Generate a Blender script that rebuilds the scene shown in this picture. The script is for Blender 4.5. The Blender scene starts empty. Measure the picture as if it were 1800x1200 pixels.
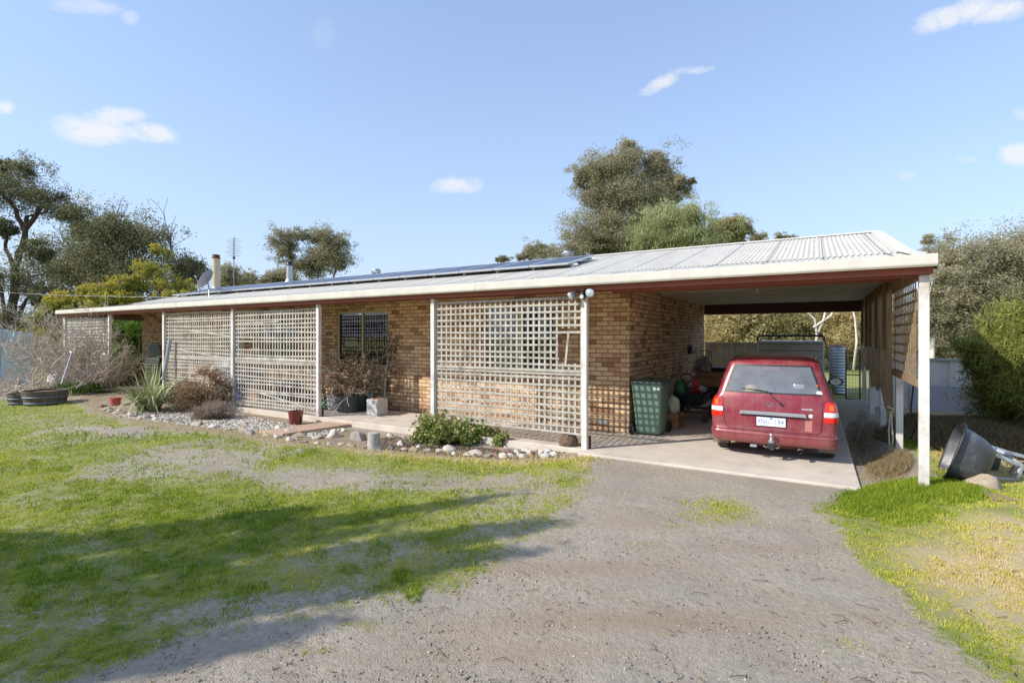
import bpy, bmesh, math, random
import numpy as np
from mathutils import Vector, Matrix, noise as mnoise
R = math.radians
C = bpy.context.scene.collection
SC = bpy.context.scene
rnd = random.Random(7)
# ---------------------------------------------------------------- camera
FPX, CXP, HY, YAW, CH = 895.0, 900.0, 591.0, R(30.8), 1.78
SY, CY = math.sin(YAW), math.cos(YAW)
cam = bpy.data.cameras.new('camera'); camo = bpy.data.objects.new('camera', cam); C.objects.link(camo)
camo.location = (0, 0, CH); camo.rotation_euler = (R(90), 0, YAW)
cam.sensor_width = 36; cam.lens = 36 * FPX / 1800; cam.shift_y = -9 / 1800
cam.clip_start = .05; cam.clip_end = 3000
SC.camera = camo

def ray(px, py):
    u = (px - CXP) / FPX
    return Vector((u * CY - SY, u * SY + CY, (HY - py) / FPX))
def at_d(px, py, d): return Vector((0, 0, CH)) + ray(px, py) * d
def at_y(px, py, y): r = ray(px, py); return at_d(px, py, y / r.y)
def at_x(px, py, x): r = ray(px, py); return at_d(px, py, x / r.x)
def at_z(px, py, z): r = ray(px, py); return at_d(px, py, (z - CH) / r.z)

# ---------------------------------------------------------------- objects
def tag(o, label=None, cat=None, group=None, kind=None):
    if label: o['label'] = label
    if cat: o['category'] = cat
    if group: o['group'] = group
    if kind: o['kind'] = kind
    return o
def thing(name, label, cat, loc=(0, 0, 0), group=None):
    o = bpy.data.objects.new(name, None); C.objects.link(o); o.location = loc
    o.empty_display_size = .1
    return tag(o, label, cat, group)
def wloc(o):
    v = Vector((0, 0, 0))
    while o is not None:
        v += Vector(o.location); o = o.parent
    return v
class MB:
    def __init__(s): s.v = []; s.f = []; s.m = []; s.mi = 0
    def add(s, vs, fs):
        n = len(s.v); s.v += [tuple(p) for p in vs]; s.f += [tuple(i + n for i in f) for f in fs]; s.m += [s.mi] * len(fs)
        return s
    def box(s, x0, x1, y0, y1, z0, z1):
        return s.add([(x0,y0,z0),(x1,y0,z0),(x1,y1,z0),(x0,y1,z0),(x0,y0,z1),(x1,y0,z1),(x1,y1,z1),(x0,y1,z1)],
                     [(0,3,2,1),(4,5,6,7),(0,1,5,4),(1,2,6,5),(2,3,7,6),(3,0,4,7)])
    def cbox(s, x0, x1, y0, y1, z0, z1, b=.01):     # chamfered box
        X=(x0,x1);Y=(y0,y1);Z=(z0,z1); bm=bmesh.new()
        vs=[bm.verts.new((X[i],Y[j],Z[k])) for i in (0,1) for j in (0,1) for k in (0,1)]
        for q in ((0,1,3,2),(4,6,7,5),(0,4,5,1),(2,3,7,6),(0,2,6,4),(1,5,7,3)): bm.faces.new([vs[i] for i in q])
        bmesh.ops.bevel(bm,geom=bm.edges[:],offset=b,segments=2,affect='EDGES',profile=.5)
        return s.bm(bm)
    def bm(s, b, mat=None):
        b.verts.index_update()
        s.add([(mat @ v.co if mat else v.co.copy()) for v in b.verts], [[v.index for v in f.verts] for f in b.faces]); b.free(); return s
    def bar(s, a, b, w, h, up=(0,0,1)):
        a = Vector(a); b = Vector(b); d = (b - a).normalized(); upv = Vector(up)
        if abs(d.dot(upv)) > .98: upv = Vector((0,1,0))
        x = d.cross(upv).normalized() * (w/2); z = x.cross(d).normalized() * (h/2)
        return s.add([a-x-z,a+x-z,a+x+z,a-x+z,b-x-z,b+x-z,b+x+z,b-x+z],[(0,1,2,3),(7,6,5,4),(0,4,5,1),(1,5,6,2),(2,6,7,3),(3,7,4,0)])
    def tube(s, pts, rad, n=8, cap=True):
        pts = [Vector(p) for p in pts]; k = len(pts)
        if not hasattr(rad, '__len__'): rad = [rad]*k
        vs = []; prev = None
        for i, p in enumerate(pts):
            d = (pts[min(i+1,k-1)] - pts[max(i-1,0)])
            if d.length < 1e-9: d = Vector((0,0,1))
            d.normalize()
            if prev is None:
                x = d.orthogonal().normalized()
            else:
                x = prev - d * prev.dot(d); x = x.normalized() if x.length > 1e-6 else d.orthogonal().normalized()
            prev = x; y = d.cross(x)
            for j in range(n):
                a = 2*math.pi*j/n; vs.append(p + (x*math.cos(a) + y*math.sin(a))*rad[i])
        fs = [(i*n+j, i*n+(j+1)%n, (i+1)*n+(j+1)%n, (i+1)*n+j) for i in range(k-1) for j in range(n)]
        if cap: fs += [tuple(range(n-1,-1,-1)), tuple(range((k-1)*n, k*n))]
        return s.add(vs, fs)
    def lathe(s, prof, c=(0,0,0), n=24, axis='z', sx=1, sy=1, cap=True):
        vs = []
        for r, z in prof:
            for j in range(n):
                a = 2*math.pi*j/n; p = (r*math.cos(a)*sx, r*math.sin(a)*sy, z)
                if axis == 'x': p = (p[2], p[0], p[1])
                elif axis == 'y': p = (p[0], p[2], p[1])
                vs.append((c[0]+p[0], c[1]+p[1], c[2]+p[2]))
        k = len(prof)
        fs = [(i*n+j, i*n+(j+1)%n, (i+1)*n+(j+1)%n, (i+1)*n+j) for i in range(k-1) for j in range(n)]
        if cap: fs += [tuple(range(n-1,-1,-1)), tuple(range((k-1)*n, k*n))]
        return s.add(vs, fs)
    def grid(s, P, skip=None):        # P[i][j] points
        n = len(P); m = len(P[0]); vs = [p for r in P for p in r]
        fs = [(i*m+j, i*m+j+1, (i+1)*m+j+1, (i+1)*m+j) for i in range(n-1) for j in range(m-1) if not (skip and skip(i, j))]
        return s.add(vs, fs)
    def build(s, name, mat, parent=None, smooth=False, solid=0, bevel=0, kind=None, label=None, cat=None, group=None):
        off = wloc(parent) if parent else Vector((0,0,0))
        me = bpy.data.meshes.new(name)
        me.from_pydata([(p[0]-off.x, p[1]-off.y, p[2]-off.z) for p in s.v], [], s.f)
        for mm in (mat if isinstance(mat, (list, tuple)) else [mat]): me.materials.append(mm)
        me.polygons.foreach_set('material_index', s.m)
        if smooth:
            me.polygons.foreach_set('use_smooth', [True]*len(s.f))
            if smooth != 'all':
                try: me.set_sharp_from_angle(angle=R(40))
                except Exception: pass
        # planar uv in metres
        uv = me.uv_layers.new(name='UVMap'); me.update()
        uvs = np.empty((len(me.loops), 2), dtype=np.float32); k = 0
        for p in me.polygons:
            nx, ny, nz = abs(p.normal.x), abs(p.normal.y), abs(p.normal.z)
            for li in p.loop_indices:
                c = s.v[me.loops[li].vertex_index]
                uvs[li] = (c[1], c[2]) if (nx > ny and nx > nz) else ((c[0], c[2]) if ny >= nz else (c[0], c[1]))
        uv.data.foreach_set('uv', uvs.ravel())
        o = bpy.data.objects.new(name, me); C.objects.link(o)
        if parent: o.parent = parent
        if bevel:
            b = o.modifiers.new('b','BEVEL'); b.width = bevel; b.segments = 2; b.limit_method='ANGLE'
        if solid:
            m = o.modifiers.new('s','SOLIDIFY'); m.thickness = solid
        tag(o, label, cat, group, kind)
        return o
def fastmesh(name, V, Fn, mat, parent=None, attrs=None, quads=True, loc=None):
    """V: (n,3) numpy world coordinates, Fn: (m,k) numpy faces"""
    V = np.asarray(V, dtype=np.float32).copy()
    off = wloc(parent) if parent else (Vector(loc) if loc is not None else Vector((0,0,0)))
    V -= np.array(off, dtype=np.float32)
    k = Fn.shape[1]; me = bpy.data.meshes.new(name)
    me.vertices.add(len(V)); me.vertices.foreach_set('co', V.ravel())
    me.loops.add(Fn.size); me.loops.foreach_set('vertex_index', Fn.astype(np.int32).ravel())
    me.polygons.add(len(Fn)); me.polygons.foreach_set('loop_start', np.arange(0, Fn.size, k, dtype=np.int32))
    me.materials.append(mat)
    for an, arr in (attrs or {}).items():
        a = me.attributes.new(an, 'FLOAT', 'POINT'); a.data.foreach_set('value', np.asarray(arr, dtype=np.float32))
    me.update(); me.validate()
    o = bpy.data.objects.new(name, me); C.objects.link(o)
    if parent: o.parent = parent
    elif loc is not None: o.location = loc
    return o

# ---------------------------------------------------------------- materials
class NT:
    def __init__(s, name):
        s.m = bpy.data.materials.new(name); s.m.use_nodes = True; s.t = s.m.node_tree; s.t.nodes.clear()
        s.out = s.n('ShaderNodeOutputMaterial')
    def n(s, typ, **k):
        nd = s.t.nodes.new(typ)
        for a, b in k.items(): setattr(nd, a, b)
        return nd
    def l(s, a, b): s.t.links.new(a, b)
    def set(s, nd, **k):
        for a, b in k.items():
            i = nd.inputs[a.replace('_', ' ')]
            if hasattr(b, 'is_linked') or hasattr(b, 'links'): s.l(b, i)
            else: i.default_value = b
        return nd
    def coord(s, kind='Object', scale=(1,1,1)):
        tc = s.n('ShaderNodeTexCoord'); mp = s.n('ShaderNodeMapping'); s.l(tc.outputs[kind], mp.inputs[0]); mp.inputs['Scale'].default_value = scale
        return mp.outputs[0]
    def noise(s, co, sc, det=4, rough=.55, dist=0):
        n = s.n('ShaderNodeTexNoise'); s.l(co, n.inputs['Vector']); n.inputs['Scale'].default_value = sc; n.inputs['Detail'].default_value = det
        n.inputs['Roughness'].default_value = rough; n.inputs['Distortion'].default_value = dist; return n.outputs['Fac']
    def ramp(s, fac, stops, interp='LINEAR'):
        r = s.n('ShaderNodeValToRGB'); s.l(fac, r.inputs[0]); e = r.color_ramp.elements; r.color_ramp.interpolation = interp
        while len(e) < len(stops): e.new(.5)
        for i, (p, c) in enumerate(stops):
            e[i].position = p; e[i].color = (c, c, c, 1) if not hasattr(c, '__len__') else (*c, 1)
        return r.outputs[0]
    def mix(s, f, a, b, mode='MIX'):
        m = s.n('ShaderNodeMix'); m.data_type = 'RGBA'; m.blend_type = mode
        for sock, v in ((m.inputs[0], f), (m.inputs[6], a), (m.inputs[7], b)):
            if hasattr(v, 'links'): s.l(v, sock)
            elif hasattr(v, '__len__'): sock.default_value = (*v, 1)
            else: sock.default_value = v
        return m.outputs[2]
    def math(s, op, a, b=0, clamp=False):
        m = s.n('ShaderNodeMath', operation=op, use_clamp=clamp)
        for i, v in enumerate((a, b)):
            if hasattr(v, 'links'): s.l(v, m.inputs[i])
            else: m.inputs[i].default_value = v
        return m.outputs[0]
    def bump(s, h, st=.3, d=.01):
        b = s.n('ShaderNodeBump'); s.l(h, b.inputs['Height']); b.inputs['Strength'].default_value = st; b.inputs['Distance'].default_value = d; return b.outputs[0]
    def bsdf(s, col, rough=.6, metal=0, nrm=None, **k):
        p = s.n('ShaderNodeBsdfPrincipled')
        for nm, v in (('Base Color', col), ('Roughness', rough), ('Metallic', metal)):
            if hasattr(v, 'links'): s.l(v, p.inputs[nm])
            elif nm == 'Base Color': p.inputs[nm].default_value = (*v, 1)
            else: p.inputs[nm].default_value = v
        if nrm is not None: s.l(nrm, p.inputs['Normal'])
        for a, b in k.items(): p.inputs[a.replace('_',' ')].default_value = b
        s.l(p.outputs[0], s.out.inputs[0]); return p
def sr(*c):
    return tuple(((v/255)/12.92 if v/255 <= .04045 else ((v/255+.055)/1.055)**2.4) for v in c)
def plain(name, col, rough=.6, metal=0, var=.18, sc=6, bump=.15, dirt=None, dirt_amt=.4, **k):
    t = NT(name); co = t.coord('Object'); f = t.noise(co, sc, 6, .6)
    dk = tuple(c*(1-var*1.6) for c in col); lt = tuple(min(1, c*(1+var)) for c in col)
    c = t.ramp(f, [(.25, dk), (.75, lt)])
    if dirt:
        d = t.ramp(t.noise(co, sc*.45, 8, .7), [(.5, 0), (.72, dirt_amt)])
        c = t.mix(d, c, dirt)
    rr = t.ramp(t.noise(co, sc*2, 3), [(.3, max(.05, rough-.1)), (.7, min(1, rough+.12))])
    t.bsdf(c, rr, metal, t.bump(t.noise(co, sc*9, 4), bump, .005) if bump else None, **k)
    return t.m
M = {}
def brick():
    t = NT('tan_brick'); co = t.coord('UV')
    wob = t.noise(co, 9, 3)
    b = t.n('ShaderNodeTexBrick'); t.l(co, b.inputs['Vector']); b.offset = .5
    for k, v in (('Scale', 1), ('Brick Width', .24), ('Row Height', .086), ('Mortar Size', .0065), ('Mortar Smooth', .15), ('Bias', 0)): b.inputs[k].default_value = v
    b.inputs['Color1'].default_value = (0,0,0,1); b.inputs['Color2'].default_value = (1,1,1,1); b.inputs['Mortar'].default_value = (.5,.5,.5,1)
    fac = b.outputs['Fac']
    # second brick lookup of wider joint: darker burnt brick edges
    b2 = t.n('ShaderNodeTexBrick'); t.l(co, b2.inputs['Vector']); b2.offset = .5
    for k, v in (('Scale', 1), ('Brick Width', .24), ('Row Height', .086), ('Mortar Size', .014), ('Mortar Smooth', .9), ('Bias', 0)): b2.inputs[k].default_value = v
    per = t.ramp(b.outputs['Color'], [(0, sr(146,106,80)), (.13, sr(178,136,100)), (.28, sr(216,180,140)), (.7, sr(232,200,158)), (.87, sr(222,186,144)), (1, sr(186,146,112))])
    n = t.noise(co, 7, 5, .7); n2 = t.noise(co, 2.2, 5)
    c = t.mix(t.ramp(n, [(.48, 0), (.74, .5)]), per, sr(136,96,70))
    c = t.mix(t.ramp(n2, [(.4, 0), (.7, .35)]), c, sr(158,118,88))
    c = t.mix(t.math('MULTIPLY', b2.outputs['Fac'], .45), c, sr(130,90,62))
    sxyz = t.n('ShaderNodeSeparateXYZ'); t.l(co, sxyz.inputs[0]); spl = t.math('MULTIPLY', t.ramp(sxyz.outputs[1], [(0, .7), (.35, 0)]), t.noise(co, 5, 6, .7), True)
    c = t.mix(spl, c, sr(140,118,96))
    mort = t.mix(wob, sr(84,68,54), sr(116,98,80))
    c = t.mix(fac, c, mort)
    h = t.math('ADD', t.math('MULTIPLY', fac, -1), t.math('MULTIPLY', t.noise(co, 120, 3), .25))
    t.bsdf(c, .85, 0, t.bump(h, .7, .006)); return t.m
M['brick'] = brick()
def metal_sheet(name, col, scx=1.0):
    t = NT(name); co = t.coord('Object')
    f = t.noise(t.coord('Object', (1, .25, .25)), 3, 6, .65)
    c = t.ramp(f, [(.25, tuple(x*.82 for x in col)), (.75, tuple(x*1.08 for x in col))])
    c = t.mix(t.ramp(t.noise(co, 1.3, 9, .75), [(.6, 0), (.85, .2)]), c, sr(180,168,150))
    pb_ = t.bsdf(c, .75, 0.0, t.bump(t.noise(co, 40, 3), .05, .003)); pb_.inputs['Specular IOR Level'].default_value = .2; return t.m
M['roof'] = metal_sheet('corrugated_cream_metal', sr(206,200,187))
M['gutter'] = metal_sheet('cream_gutter_paint', sr(214,209,196))
M['fascia'] = plain('red_brown_paint', sr(142,76,58), .6, var=.12, sc=3, dirt=sr(80,45,35))
M['whitepost'] = plain('white_timber_paint', sr(222,218,210), .65, var=.08, sc=5, dirt=sr(140,112,88), dirt_amt=.7)
M['lattice'] = plain('weathered_white_lattice', sr(186,180,168), .8, var=.2, sc=6, dirt=sr(110,98,84), dirt_amt=.75)
M['rawlattice'] = plain('weathered_grey_timber', sr(150,128,102), .8, var=.2, sc=8, dirt=sr(90,75,60))
M['concrete'] = plain('verandah_concrete', sr(206,194,178), .85, var=.1, sc=2.5, bump=.2, dirt=sr(150,134,114), dirt_amt=.4)
M['soffit'] = plain('soffit_board', sr(230,222,204), .8, var=.05, sc=2, dirt=sr(170,155,130), dirt_amt=.4)
M['frame_cream'] = plain('cream_aluminium', sr(205,198,160), .45, var=.05, sc=5)
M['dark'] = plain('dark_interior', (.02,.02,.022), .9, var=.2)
M['steel'] = plain('galvanised_steel', sr(175,178,182), .4, .7, var=.12, sc=12)
M['flue'] = plain('cream_flue_paint', sr(196,184,150), .5, var=.08, sc=5, dirt=sr(130,110,80))
M['rust'] = plain('rusty_iron', sr(110,60,38), .8, .2, var=.35, sc=20)
M['black'] = plain('black_rubber', (.018,.018,.018), .8, var=.2, sc=20)
M['blackp'] = plain('black_plastic', (.022,.022,.024), .4, var=.1, sc=20)
M['curtain'] = plain('pale_curtain', sr(216,208,176), .8, var=.08, sc=8)
M['curtain_d'] = plain('dark_curtain', sr(58,62,78), .9, var=.2, sc=8)
def glass(name, tint=(.9,.93,.95), refl=1.0, extra=0.0, dust_or_sheen=0.0):
    t = NT(name); fr = t.n('ShaderNodeFresnel'); fr.inputs[0].default_value = 1.5
    tr = t.n('ShaderNodeBsdfTransparent'); tr.inputs[0].default_value = (*tint,1)
    gl = t.n('ShaderNodeBsdfGlossy'); gl.inputs['Roughness'].default_value = .02
    mx = t.n('ShaderNodeMixShader'); t.l(t.math('ADD', t.math('MULTIPLY', fr.outputs[0], refl), extra, True), mx.inputs[0]); t.l(tr.outputs[0], mx.inputs[1]); t.l(gl.outputs[0], mx.inputs[2])
    if dust_or_sheen:  # pale diffuse veil painted over car glass for its whitish reflection
        df = t.n('ShaderNodeBsdfDiffuse'); df.inputs[0].default_value = (.75,.74,.72,1); m3 = t.n('ShaderNodeMixShader')
        t.l(t.math('MULTIPLY', t.ramp(t.noise(t.coord('Object'), 4, 6, .6), [(.3, .5), (.75, 1)]), dust_or_sheen), m3.inputs[0]); t.l(mx.outputs[0], m3.inputs[1]); t.l(df.outputs[0], m3.inputs[2]); t.l(m3.outputs[0], t.out.inputs[0]); return t.m
    t.l(mx.outputs[0], t.out.inputs[0]); return t.m
M['glass'] = glass('window_glass', (.5,.53,.55), 1.4, .08)
M['carglass'] = glass('car_glass', (.74,.78,.80), 1.2, .14, .22)
M['lampglass'] = glass('lamp_glass', (.95,.95,.95), 1.3, .05)

# ---------------------------------------------------------------- sun, sky
SUNV = Vector((-.85, -1, .94)).normalized()
el = math.asin(SUNV.z); az = math.atan2(SUNV.x, SUNV.y)
sun = bpy.data.lights.new('sun', 'SUN'); so = bpy.data.objects.new('sun', sun); C.objects.link(so)
sun.energy = 5.0; sun.angle = R(.53); sun.color = (1, .95, .87)
so.rotation_euler = SUNV.to_track_quat('Z', 'Y').to_euler()
W = bpy.data.worlds.new('World'); SC.world = W; W.use_nodes = True
wt = W.node_tree; wt.nodes.clear()
def wn(t, **k):
    n = wt.nodes.new(t)
    for a, b in k.items(): setattr(n, a, b)
    return n
def wm(op, a, b=0, clamp=False):
    m = wn('ShaderNodeMath', operation=op, use_clamp=clamp)
    for i, v in enumerate((a, b)):
        if hasattr(v, 'links'): wt.links.new(v, m.inputs[i])
        else: m.inputs[i].default_value = v
    return m.outputs[0]
sky = wn('ShaderNodeTexSky', sky_type='NISHITA'); sky.sun_disc = False; sky.sun_elevation = el; sky.sun_rotation = az
sky.air_density = 1.0; sky.dust_density = .6; sky.ozone_density = 2.0
tc = wn('ShaderNodeTexCoord'); sep = wn('ShaderNodeSeparateXYZ'); wt.links.new(tc.outputs['Generated'], sep.inputs[0])
azn = wm('ARCTAN2', sep.outputs[0], sep.outputs[1]); eln = wm('ARCSINE', sep.outputs[2])
nz = wn('ShaderNodeTexNoise'); mp = wn('ShaderNodeMapping'); wt.links.new(tc.outputs['Generated'], mp.inputs[0]); mp.inputs['Scale'].default_value = (1,1,1.8)
wt.links.new(mp.outputs[0], nz.inputs[0]); nz.inputs['Scale'].default_value = 13; nz.inputs['Detail'].default_value = 9; nz.inputs['Roughness'].default_value = .68; nz.inputs['Distortion'].default_value = .5
tot = None
def wdot(v):
    n = wn('ShaderNodeVectorMath', operation='DOT_PRODUCT'); wt.links.new(tc.outputs['Generated'], n.inputs[0]); n.inputs[1].default_value = tuple(v); return n.outputs['Value']
for px, py, rx, ry, tilt, amt in [(175,225,85,32,.05,1.0),(265,232,70,20,.12,1.0),(205,205,60,20,0,.9),(805,327,52,20,-.1,.8),(1160,148,50,16,-.5,.8),(1215,124,44,10,-.1,.7),(1650,36,60,26,-.35,.85),(1740,16,90,30,-.05,.95),(1790,270,45,24,0,.9),(1795,200,24,14,0,.8),
        (1595,308,28,12,0,.55),(1695,281,34,9,0,.45),(5,188,24,15,0,.9),(150,14,70,18,.05,.5),(228,32,18,16,0,.4),(150,352,38,12,.2,.6),(570,60,22,36,0,.10)]:
    r = ray(px, py); ex = (ray(px+1, py)-r); ey = (r-ray(px, py+1))
    A_ = r.cross(ey); A_ = A_/ex.dot(A_)/rx; B_ = r.cross(ex); B_ = B_/ey.dot(B_)/ry; Cn = r/r.dot(r)
    dc = wdot(Cn); qa = wm('DIVIDE', wdot(A_), dc); qb = wm('DIVIDE', wdot(B_), dc)
    qb = wm('ADD', qb, wm('MULTIPLY', qa, tilt*rx/ry))
    q = wm('ADD', wm('POWER', wm('ABSOLUTE', qa), 2), wm('POWER', wm('ABSOLUTE', qb), 2))
    v = wm('SUBTRACT', 1, q)
    v = wm('ADD', wm('MULTIPLY', v, .7), wm('MULTIPLY', wm('SUBTRACT', nz.outputs[0], .52), 2.6))
    v = wm('MULTIPLY', wm('MULTIPLY', v, 1.5, True), amt)
    v = wm('MULTIPLY', v, wm('MULTIPLY', wm('LESS_THAN', q, 3.0), wm('GREATER_THAN', dc, .2)))
    tot = v if tot is None else wm('MAXIMUM', tot, v)
# pale horizon haze
hz = wm('POWER', wm('SUBTRACT', 1, wm('ABSOLUTE', sep.outputs[2]), True), 3.0)
m1 = wn('ShaderNodeMix', data_type='RGBA'); wt.links.new(wm('ADD', wm('MULTIPLY', hz, .66), .32), m1.inputs[0]); 
hsv = wn('ShaderNodeHueSaturation'); hsv.inputs['Saturation'].default_value = 1.12; hsv.inputs['Hue'].default_value = .503; hsv.inputs['Value'].default_value = 1.95
wt.links.new(sky.outputs[0], hsv.inputs['Color'])
wt.links.new(hsv.outputs[0], m1.inputs[6]); m1.inputs[7].default_value = (4.25,5.15,6.85,1)
m2 = wn('ShaderNodeMix', data_type='RGBA'); wt.links.new(wm('MULTIPLY', tot, .92), m2.inputs[0]); wt.links.new(m1.outputs[2], m2.inputs[6]); m2.inputs[7].default_value = (6.6,6.7,6.9,1)
bg = wn('ShaderNodeBackground'); bg.inputs[1].default_value = .14; wt.links.new(m2.outputs[2], bg.inputs[0])
wo = wn('ShaderNodeOutputWorld'); wt.links.new(bg.outputs[0], wo.inputs[0])
SC.view_settings.view_transform = 'Standard'; SC.view_settings.look = 'None'; SC.view_settings.exposure = 0; SC.view_settings.gamma = 1
SC.cycles.max_bounces = 10; SC.cycles.diffuse_bounces = 7; SC.cycles.transparent_max_bounces = 12; SC.cycles.caustics_reflective = False; SC.cycles.caustics_refractive = False
# ================================================================ GROUND
def vnoise(x, y, seed=0):
    xi = np.floor(x).astype(np.int64); yi = np.floor(y).astype(np.int64); xf = x - xi; yf = y - yi
    def h(a, b):
        n = (a * 374761393 + b * 668265263 + seed * 1442695041) & 0xffffffff
        n = ((n ^ (n >> 13)) * 1274126177) & 0xffffffff
        return ((n ^ (n >> 16)) & 0xffff) / 65535.0
    u = xf*xf*(3-2*xf); v = yf*yf*(3-2*yf)
    return (h(xi,yi)*(1-u) + h(xi+1,yi)*u)*(1-v) + (h(xi,yi+1)*(1-u) + h(xi+1,yi+1)*u)*v
def fbm(x, y, sc, oct=4, seed=0):
    s = 0; a = .5; t = 0
    for i in range(oct):
        s = s + a*vnoise(x*sc, y*sc, seed+i*17); t += a; a *= .55; sc *= 2.1
    return s/t
def smooth(a, b, x): t = np.clip((x-a)/(b-a), 0, 1); return t*t*(3-2*t)
def gz(x, y):
    x = np.asarray(x, dtype=float); y = np.asarray(y, dtype=float)
    z = -.12 + .085*smooth(-4.2, -2.6, x) + .075*smooth(.6, 1.5, x)*smooth(4, 7, y)
    z = z - .03*smooth(5, 2, y)
    z = z + .14*smooth(-11, -18, x)*smooth(5, 8, y)
    inside = (x > -21.6) & (x < .42) & (y > 7.6) & (y < 16.6)
    z = np.where(inside, -.2, z)
    nearf = smooth(60, 20, np.hypot(x, y))
    z = z + (fbm(x, y, .5, 3, 5) - .5)*.07*nearf*smooth(0, 1.2, np.maximum(7.3-y, 0) + np.maximum(x-1, 0)*2)
    return z
def g1(x, y): return float(gz(np.array([x]), np.array([y]))[0])
def poly(pts, z=-.1):
    return [tuple(at_z(a, b, z).xy) for a, b in pts]
def sdf(x, y, P):
    d = np.full(x.shape, 1e9); ins = np.zeros(x.shape, bool); n = len(P)
    for i in range(n):
        ax, ay = P[i]; bx, by = P[(i+1) % n]
        ex, ey = bx-ax, by-ay; wx, wy = x-ax, y-ay
        t = np.clip((wx*ex + wy*ey)/(ex*ex+ey*ey+1e-12), 0, 1)
        d = np.minimum(d, (wx-ex*t)**2 + (wy-ey*t)**2)
        c = ((ay <= y) & (by > y)) | ((by <= y) & (ay > y))
        with np.errstate(divide='ignore', invalid='ignore'):
            xc = ax + (y-ay)/(by-ay+1e-12)*ex
        ins ^= c & (x < xc)
    d = np.sqrt(d); return np.where(ins, d, -d)
def blob(x, y, px, py, rpx, rpy, rot=0):
    c = at_z(px, py, -.1); e1 = at_z(px+rpx, py, -.1); e2 = at_z(px, py+rpy, -.1)
    a = (e1-c).xy; b = (e2-c).xy
    det = a.x*b.y - a.y*b.x; dx = x-c.x; dy = y-c.y
    u = (dx*b.y - dy*b.x)/det; v = (a.x*dy - a.y*dx)/det
    return np.exp(-(u*u+v*v)*1.0)
LAWN_L = poly([(-500,690),(0,700),(135,698),(180,724),(300,752),(430,765),(560,780),(740,798),(900,806),(1040,808),(1052,835),(1040,868),(990,900),(965,925),(975,950),(900,1000),(810,1050),(700,1080),(600,1095),(450,1100),(330,1110),(230,1150),(130,1200),(60,1300),(-300,1800),(-1500,1400),(-2500,800)])
LAWN_R = poly([(1478,850),(1640,848),(1720,800),(1900,800),(2500,850),(3600,1400),(2100,1500),(1760,1200),(1700,1150),(1620,1075),(1545,1025),(1480,978),(1445,940),(1420,880)], 0)
DRYR = poly([(1470,940),(1600,905),(1700,880),(1900,860),(3000,900),(3600,1500),(1700,1500),(1620,1090)], 0)
BED = poly([(125,705),(190,690),(330,700),(430,722),(560,740),(700,770),(860,800),(1000,800),(1050,803),(990,812),(860,806),(740,800),(560,782),(430,768),(300,755),(180,730)])
def masks(x, y):
    """grass density, dryness, bare-soil darkness"""
    wob = (fbm(x, y, 1.3, 4, 3)-.5)*1.1 + (fbm(x, y, 7, 3, 9)-.5)*.35
    gL = smooth(-.18, .35, sdf(x, y, LAWN_L)+wob*.6)
    gR = smooth(-.12, .3, sdf(x, y, LAWN_R)+wob*.4)
    bare = (blob(x,y,330,800,170,26)*.52 + blob(x,y,560,835,170,20)*.48 + blob(x,y,250,830,110,18)*.4 + blob(x,y,800,845,150,26)*.55 + blob(x,y,200,755,120,9)*.7 + blob(x,y,960,885,70,30)*.5
            + blob(x,y,640,975,170,40)*.45 + blob(x,y,480,1060,220,35)*.8 + blob(x,y,900,950,100,40)*.5 + .32*smooth(.5,.66,fbm(x,y,.9,4,88)))
    g = np.clip(gL*(1 - bare*1.0*(.55+.9*fbm(x,y,3,4,21))), 0, 1)
    g = np.maximum(g, gR)
    g = np.maximum(g, blob(x,y,1262,905,66,28)*.85*(.5+fbm(x,y,6,3,2)))
    for q in ((1120,968,40,9),(1410,1090,35,10),(1330,1000,30,8),(1560,1120,50,18),(1480,1150,60,20),(640,1110,60,14),(520,1150,70,16),(880,880,60,20),(1190,940,30,8)):
        g = np.maximum(g, blob(x,y,*q)*.5*(fbm(x,y,9,3,4)+.2))
    far = smooth(-.3, .3, np.maximum(np.maximum(y-17.5, x-1.3), -x-21))
    far = np.maximum(far, smooth(6.5, 8, -x-8)*0 )
    g = np.maximum(g, np.where((y > 7.6) | (x > 12) , far, 0))
    g = np.maximum(g, smooth(1.0, 6.0, -y-6))
    veg_bed = smooth(-.1, .15, sdf(x, y, BED))
    g = g*(1-veg_bed)
    dry = np.clip(smooth(1.0, 2.6, x)*smooth(8.5,7,y)*(.3+.95*fbm(x,y,1.6,4,31)) - .9*blob(x,y,1570,880,120,26) - .6*blob(x,y,1450,900,60,30), 0, 1)
    dry = np.maximum(dry, smooth(-.3,.8,sdf(x,y,DRYR))*(.42+.75*fbm(x,y,2.2,4,31)))
    dry = np.maximum(dry, smooth(1.2,1.8,x)*smooth(7.6, 9, y)*smooth(22,17,y)*.98)
    dry = np.maximum(dry, (blob(x,y,650,985,260,55)+blob(x,y,930,880,130,50))*.38)
    edge = np.exp(-(sdf(x,y,LAWN_L)/.35)**2)*smooth(5, 6.5, y)*(x < -2.7)
    dry = np.maximum(dry, edge*.85)
    dry = np.clip(dry + (fbm(x,y,2.2,4,77)-.5)*.5, 0, 1)
    return g, dry, veg_bed
def axis(segs):
    out = []
    for a, b, st in segs: out.append(np.arange(a, b, st))
    return np.concatenate(out)
X = axis([(-900,-100,80),(-100,-30,7),(-30,-14,.4),(-14,5,.07),(5,14,.3),(14,60,4),(60,900,84)])
Y = axis([(-900,-60,84),(-60,-8,4),(-8,0,.4),(0,8.6,.07),(8.6,24,.35),(24,80,4),(80,1000,90)])
gx, gy = np.meshgrid(X, Y, indexing='ij'); gxf = gx.ravel(); gyf = gy.ravel()
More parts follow.
